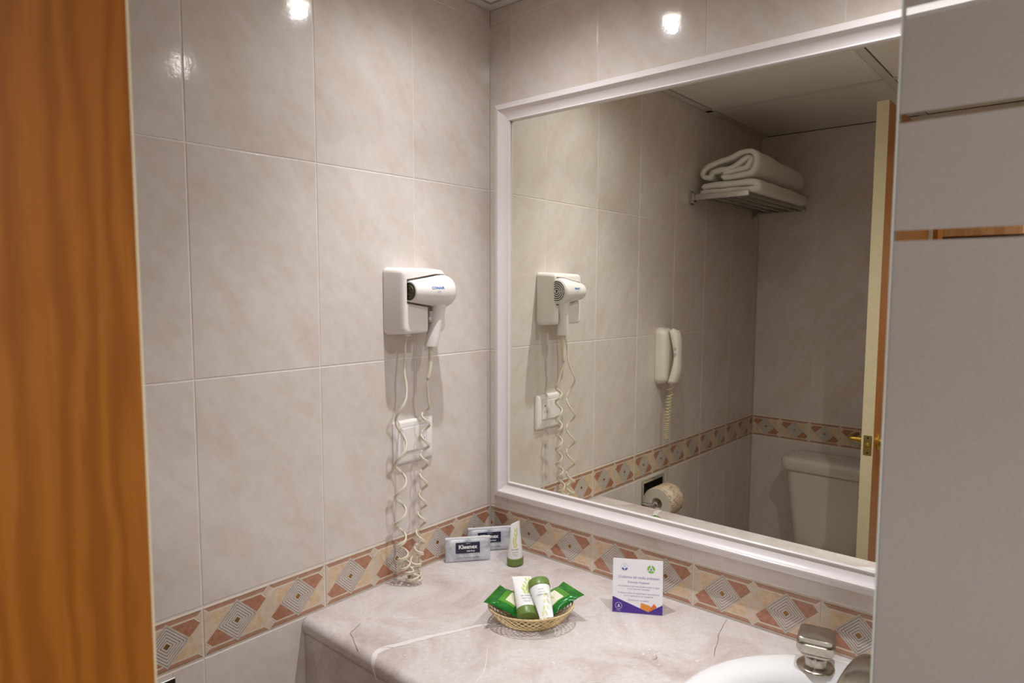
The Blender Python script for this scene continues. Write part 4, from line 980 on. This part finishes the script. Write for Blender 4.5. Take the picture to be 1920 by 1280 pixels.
# ------------------------------------------------------------------ wrapped soaps
def soap(label, c0, c1, d):
    """c0,c1: the two corners of the raised crimped end; d: vector down the packet"""
    c0, c1, d = Vector(c0), Vector(c1), Vector(d); wv = c1-c0; W_ = wv.length; Ld = d.length; u_ = wv.normalized(); v_ = (d-u_*d.dot(u_)).normalized(); n_ = u_.cross(v_)
    if n_.z < 0: n_ = -n_
    mid = (c0+c1)/2; o = thing('wrapped_soap', label, 'soap', tuple(mid+d*.5), 'green wrapped soaps in the basket')
    cr = .010/Ld
    def hgt(u, v):
        if v < cr: return .0003
        t = (v-cr)/(1-2*cr); t = max(0, min(1, t)); e = (math.sin(math.pi*min(1, max(0, t)))**.45 if 0 < t < 1 else 0)*(max(0, 1-abs(2*u-1)**4))**.5
        return .0092*e
    def pt(u, v, s, off=0):
        wid = 1-.15*math.sin(math.pi*min(1, v*1.05))**.7 if v < .9 else 1-.05
        h = hgt(u, v)+off; k = noise.noise(Vector((u*7, v*6, s*4+W_*100)))*.0016*(1 if hgt(u, v) > .002 else .5)
        return mid+d*v+wv*((u-.5)*wid)+n_*(s*(h)+k)
    nx_, ny_ = 16, 24; V, Fc = [], []
    for s in (-1, 1):
        for j in range(ny_+1):
            for i in range(nx_+1): V.append(pt(i/nx_, j/ny_, s))
    B = (nx_+1)*(ny_+1)
    for q in (0, B):
        for j in range(ny_):
            for i in range(nx_): a = q+j*(nx_+1)+i; Fc.append((a, a+1, a+nx_+2, a+nx_+1))
    for j in range(ny_):
        for i in (0, nx_): a = j*(nx_+1)+i; Fc.append((a, a+nx_+1, B+a+nx_+1, B+a))
    for i in range(nx_):
        for j in (0, ny_): a = j*(nx_+1)+i; Fc.append((a, a+1, B+a+1, B+a))
    bm = bmesh.new(); vs = [bm.verts.new(v) for v in V]
    for f_ in Fc: bm.faces.new([vs[i] for i in f_])
    bmk('wrapper', bm, 'green', o, smooth=True, auto=60)
    V, Fc = [], []
    for q in range(4):
        vv = .012+q*.028; s = len(V)
        for i in range(13): u = .01+.98*i/12; V.append(pt(u, vv, 1, .0006)); V.append(pt(u, vv+.007, 1, .0006))
        for i in range(12): Fc.append((s+2*i, s+2*i+2, s+2*i+3, s+2*i+1))
    mk('crimp_line', V, Fc, 'lime', o)
    def patch(name, u0, v0, u1, v1, mat, off, n=8):
        V, Fc = [], []
        for j in range(n+1):
            for i in range(n+1): V.append(pt(u0+(u1-u0)*i/n, v0+(v1-v0)*j/n, 1, off))
        for j in range(n):
            for i in range(n): a = j*(n+1)+i; Fc.append((a, a+1, a+n+2, a+n+1))
        return mk(name, V, Fc, mat, o, smooth=True)
    patch('printed_panel', .18, .26, .82, .74, 'lime', .0005); lab_ = patch('label', .27, .42, .78, .92, 'cream_l', .0009)
    V, Fc = [], []
    for s_, v0 in (('jabón', .62), ('tea', .72)):
        vs, fs = text_mesh(s_, .09); decal(V, Fc, vs, fs, lambda a, b, v0=v0: pt(.52+a, v0-b, 1, .0012))
    mk('lettering', V, Fc, 'leafp', o)
soap('green wrapped soap leaning out of the left end of the basket', (.3035, -.3500, .8530), (.2775, -.2725, .8530), (.045, .048, -.036))
soap('green wrapped soap leaning out of the right end of the basket', (.3640, -.1735, .8520), (.4330, -.1970, .8530), (-.036, -.058, -.033))

# ------------------------------------------------------------------ folded information card
A0, B0 = Vector((.4533, -.1269, CT+.0006)), Vector((.5390, -.0761, CT+.0006)); e1_ = (B0-A0).normalized(); bk_ = Vector((-e1_.y, e1_.x, 0)); Wc = .0996; Hc = .1075
cdn = thing('information_card', 'white folded card with purple foot and green recycling emblem against the border tiles', 'card', tuple((A0+B0)/2))
upv = (Vector((0, 0, 1))*math.cos(math.radians(8))+bk_*math.sin(math.radians(8))); nrm = -(bk_*math.cos(math.radians(8))-Vector((0, 0, 1))*math.sin(math.radians(8)))
def cp(u, v, off=0): return A0+e1_*(u*1.0)+upv*v+nrm*off     # metres
def slab(name, q, mat, parent, th_=.0012, dirn=None):
    n_ = dirn if dirn else nrm; V = [Vector(p) for p in q]+[Vector(p)-n_*th_ for p in q]; k = len(q)
    return mk(name, V, [tuple(range(k)), tuple(range(k, 2*k))[::-1]]+[(i, i+k, (i+1) % k+k, (i+1) % k) for i in range(k)], mat, parent)
slab('front_leaf', [cp(0, 0), cp(Wc, 0), cp(Wc, Hc), cp(0, Hc)], 'white', cdn)
tb = [cp(0, Hc), cp(Wc, Hc)]; off_ = bk_*.044; slab('rear_leaf', [A0+bk_*.054, A0+e1_*Wc+bk_*.054, tb[1]-nrm*.0008, tb[0]-nrm*.0008], 'white', cdn, .001)
def cpoly(name, pts, mat, off=.0003): return mk(name, [cp(x*Wc, y*Hc, off) for x, y in pts], [tuple(range(len(pts)))], mat, cdn)
cpoly('purple_foot', [(0, .005), (1, .005), (1, .19), (.72, .045), (0, .295)], 'purple')
cpoly('orange_leaf_shape', [(.56, .10), (.57, .205), (.74, .165), (.82, .115), (.70, .05)], 'orange', .0005); cpoly('orange_leaf_shape', [(.72, .055), (.83, .205), (.89, .145), (.78, .07)], 'orange2', .0006)
V, Fc = [], []
for s_, sz, v0, cx in (('¡Cuidemos del medio ambiente!', .0076, .665, .52), ('Estimado Huésped:', .0056, .575, .52), ('Lo invitamos a que nos ayude a cuidar el agua', .0046, .500, .52), ('y los recursos naturales', .0046, .452, .52), ('Si desea cambio de toallas favor de solicitarlo', .0046, .372, .52), ('con la camarista o en recepción', .0046, .322, .52), ('Gracias por su apoyo', .0048, .245, .52)):
    vs, fs = text_mesh(s_, sz, bold=0); wmax = max(v.x for v in vs)-min(v.x for v in vs); sx_ = min(1, .082/wmax); decal(V, Fc, vs, fs, lambda u, v, v0=v0, cx=cx, sx_=sx_: cp(cx*Wc+u*sx_, v0*Hc+v, .0004))
mk('lettering', V, Fc, 'violet', cdn)
def ringp(name, cu, cv, r0, r1, mat, a0=0, a1=360, off=.0004, n=24):
    V, Fc = [], []
    for k in range(n+1): a = math.radians(a0+(a1-a0)*k/n); V += [cp(cu+r0*math.cos(a), cv+r0*math.sin(a), off), cp(cu+r1*math.cos(a), cv+r1*math.sin(a), off)]
    for k in range(n): Fc.append((2*k, 2*k+1, 2*k+3, 2*k+2))
    return mk(name, V, Fc, mat, cdn)
ex, ey = .235*Wc, .845*Hc
ringp('emblem', ex, ey, .0066, .0074, 'lblue'); ringp('emblem', ex, ey, .0034, .0060, 'dblue', 195, 262); ringp('emblem', ex, ey, .0034, .0060, 'dblue', 278, 345); ringp('emblem', ex, ey+.001, .0012, .0022, 'lblue')
gx_, gy_ = .765*Wc, .835*Hc
for k in range(3): ringp('recycling_emblem', gx_, gy_, .0040, .0078, 'lgreen', 100+120*k, 200+120*k, n=12); ringp('recycling_emblem', gx_, gy_, .0030, .0044, 'lgreen', 120+120*k, 150+120*k, n=6)
cpoly('emblem', [(.745, .82), (.785, .82), (.765, .855)], 'dblue', .0006)
ringp('ring_logo', .125*Wc, .125*Hc, .0062, .0068, 'white', off=.0006); cpoly('ring_logo', [(.10, .095), (.113, .095), (.132, .150), (.125, .158)], 'white', .0006); cpoly('ring_logo', [(.138, .095), (.151, .095), (.132, .160), (.125, .150)], 'white', .0006)
V, Fc = [], []; vs, fs = text_mesh('HOTEL', .0030); decal(V, Fc, vs, fs, lambda u, v: cp(.125*Wc+u, .038*Hc+v, .0006)); mk('small_print', V, Fc, 'lblue', cdn)
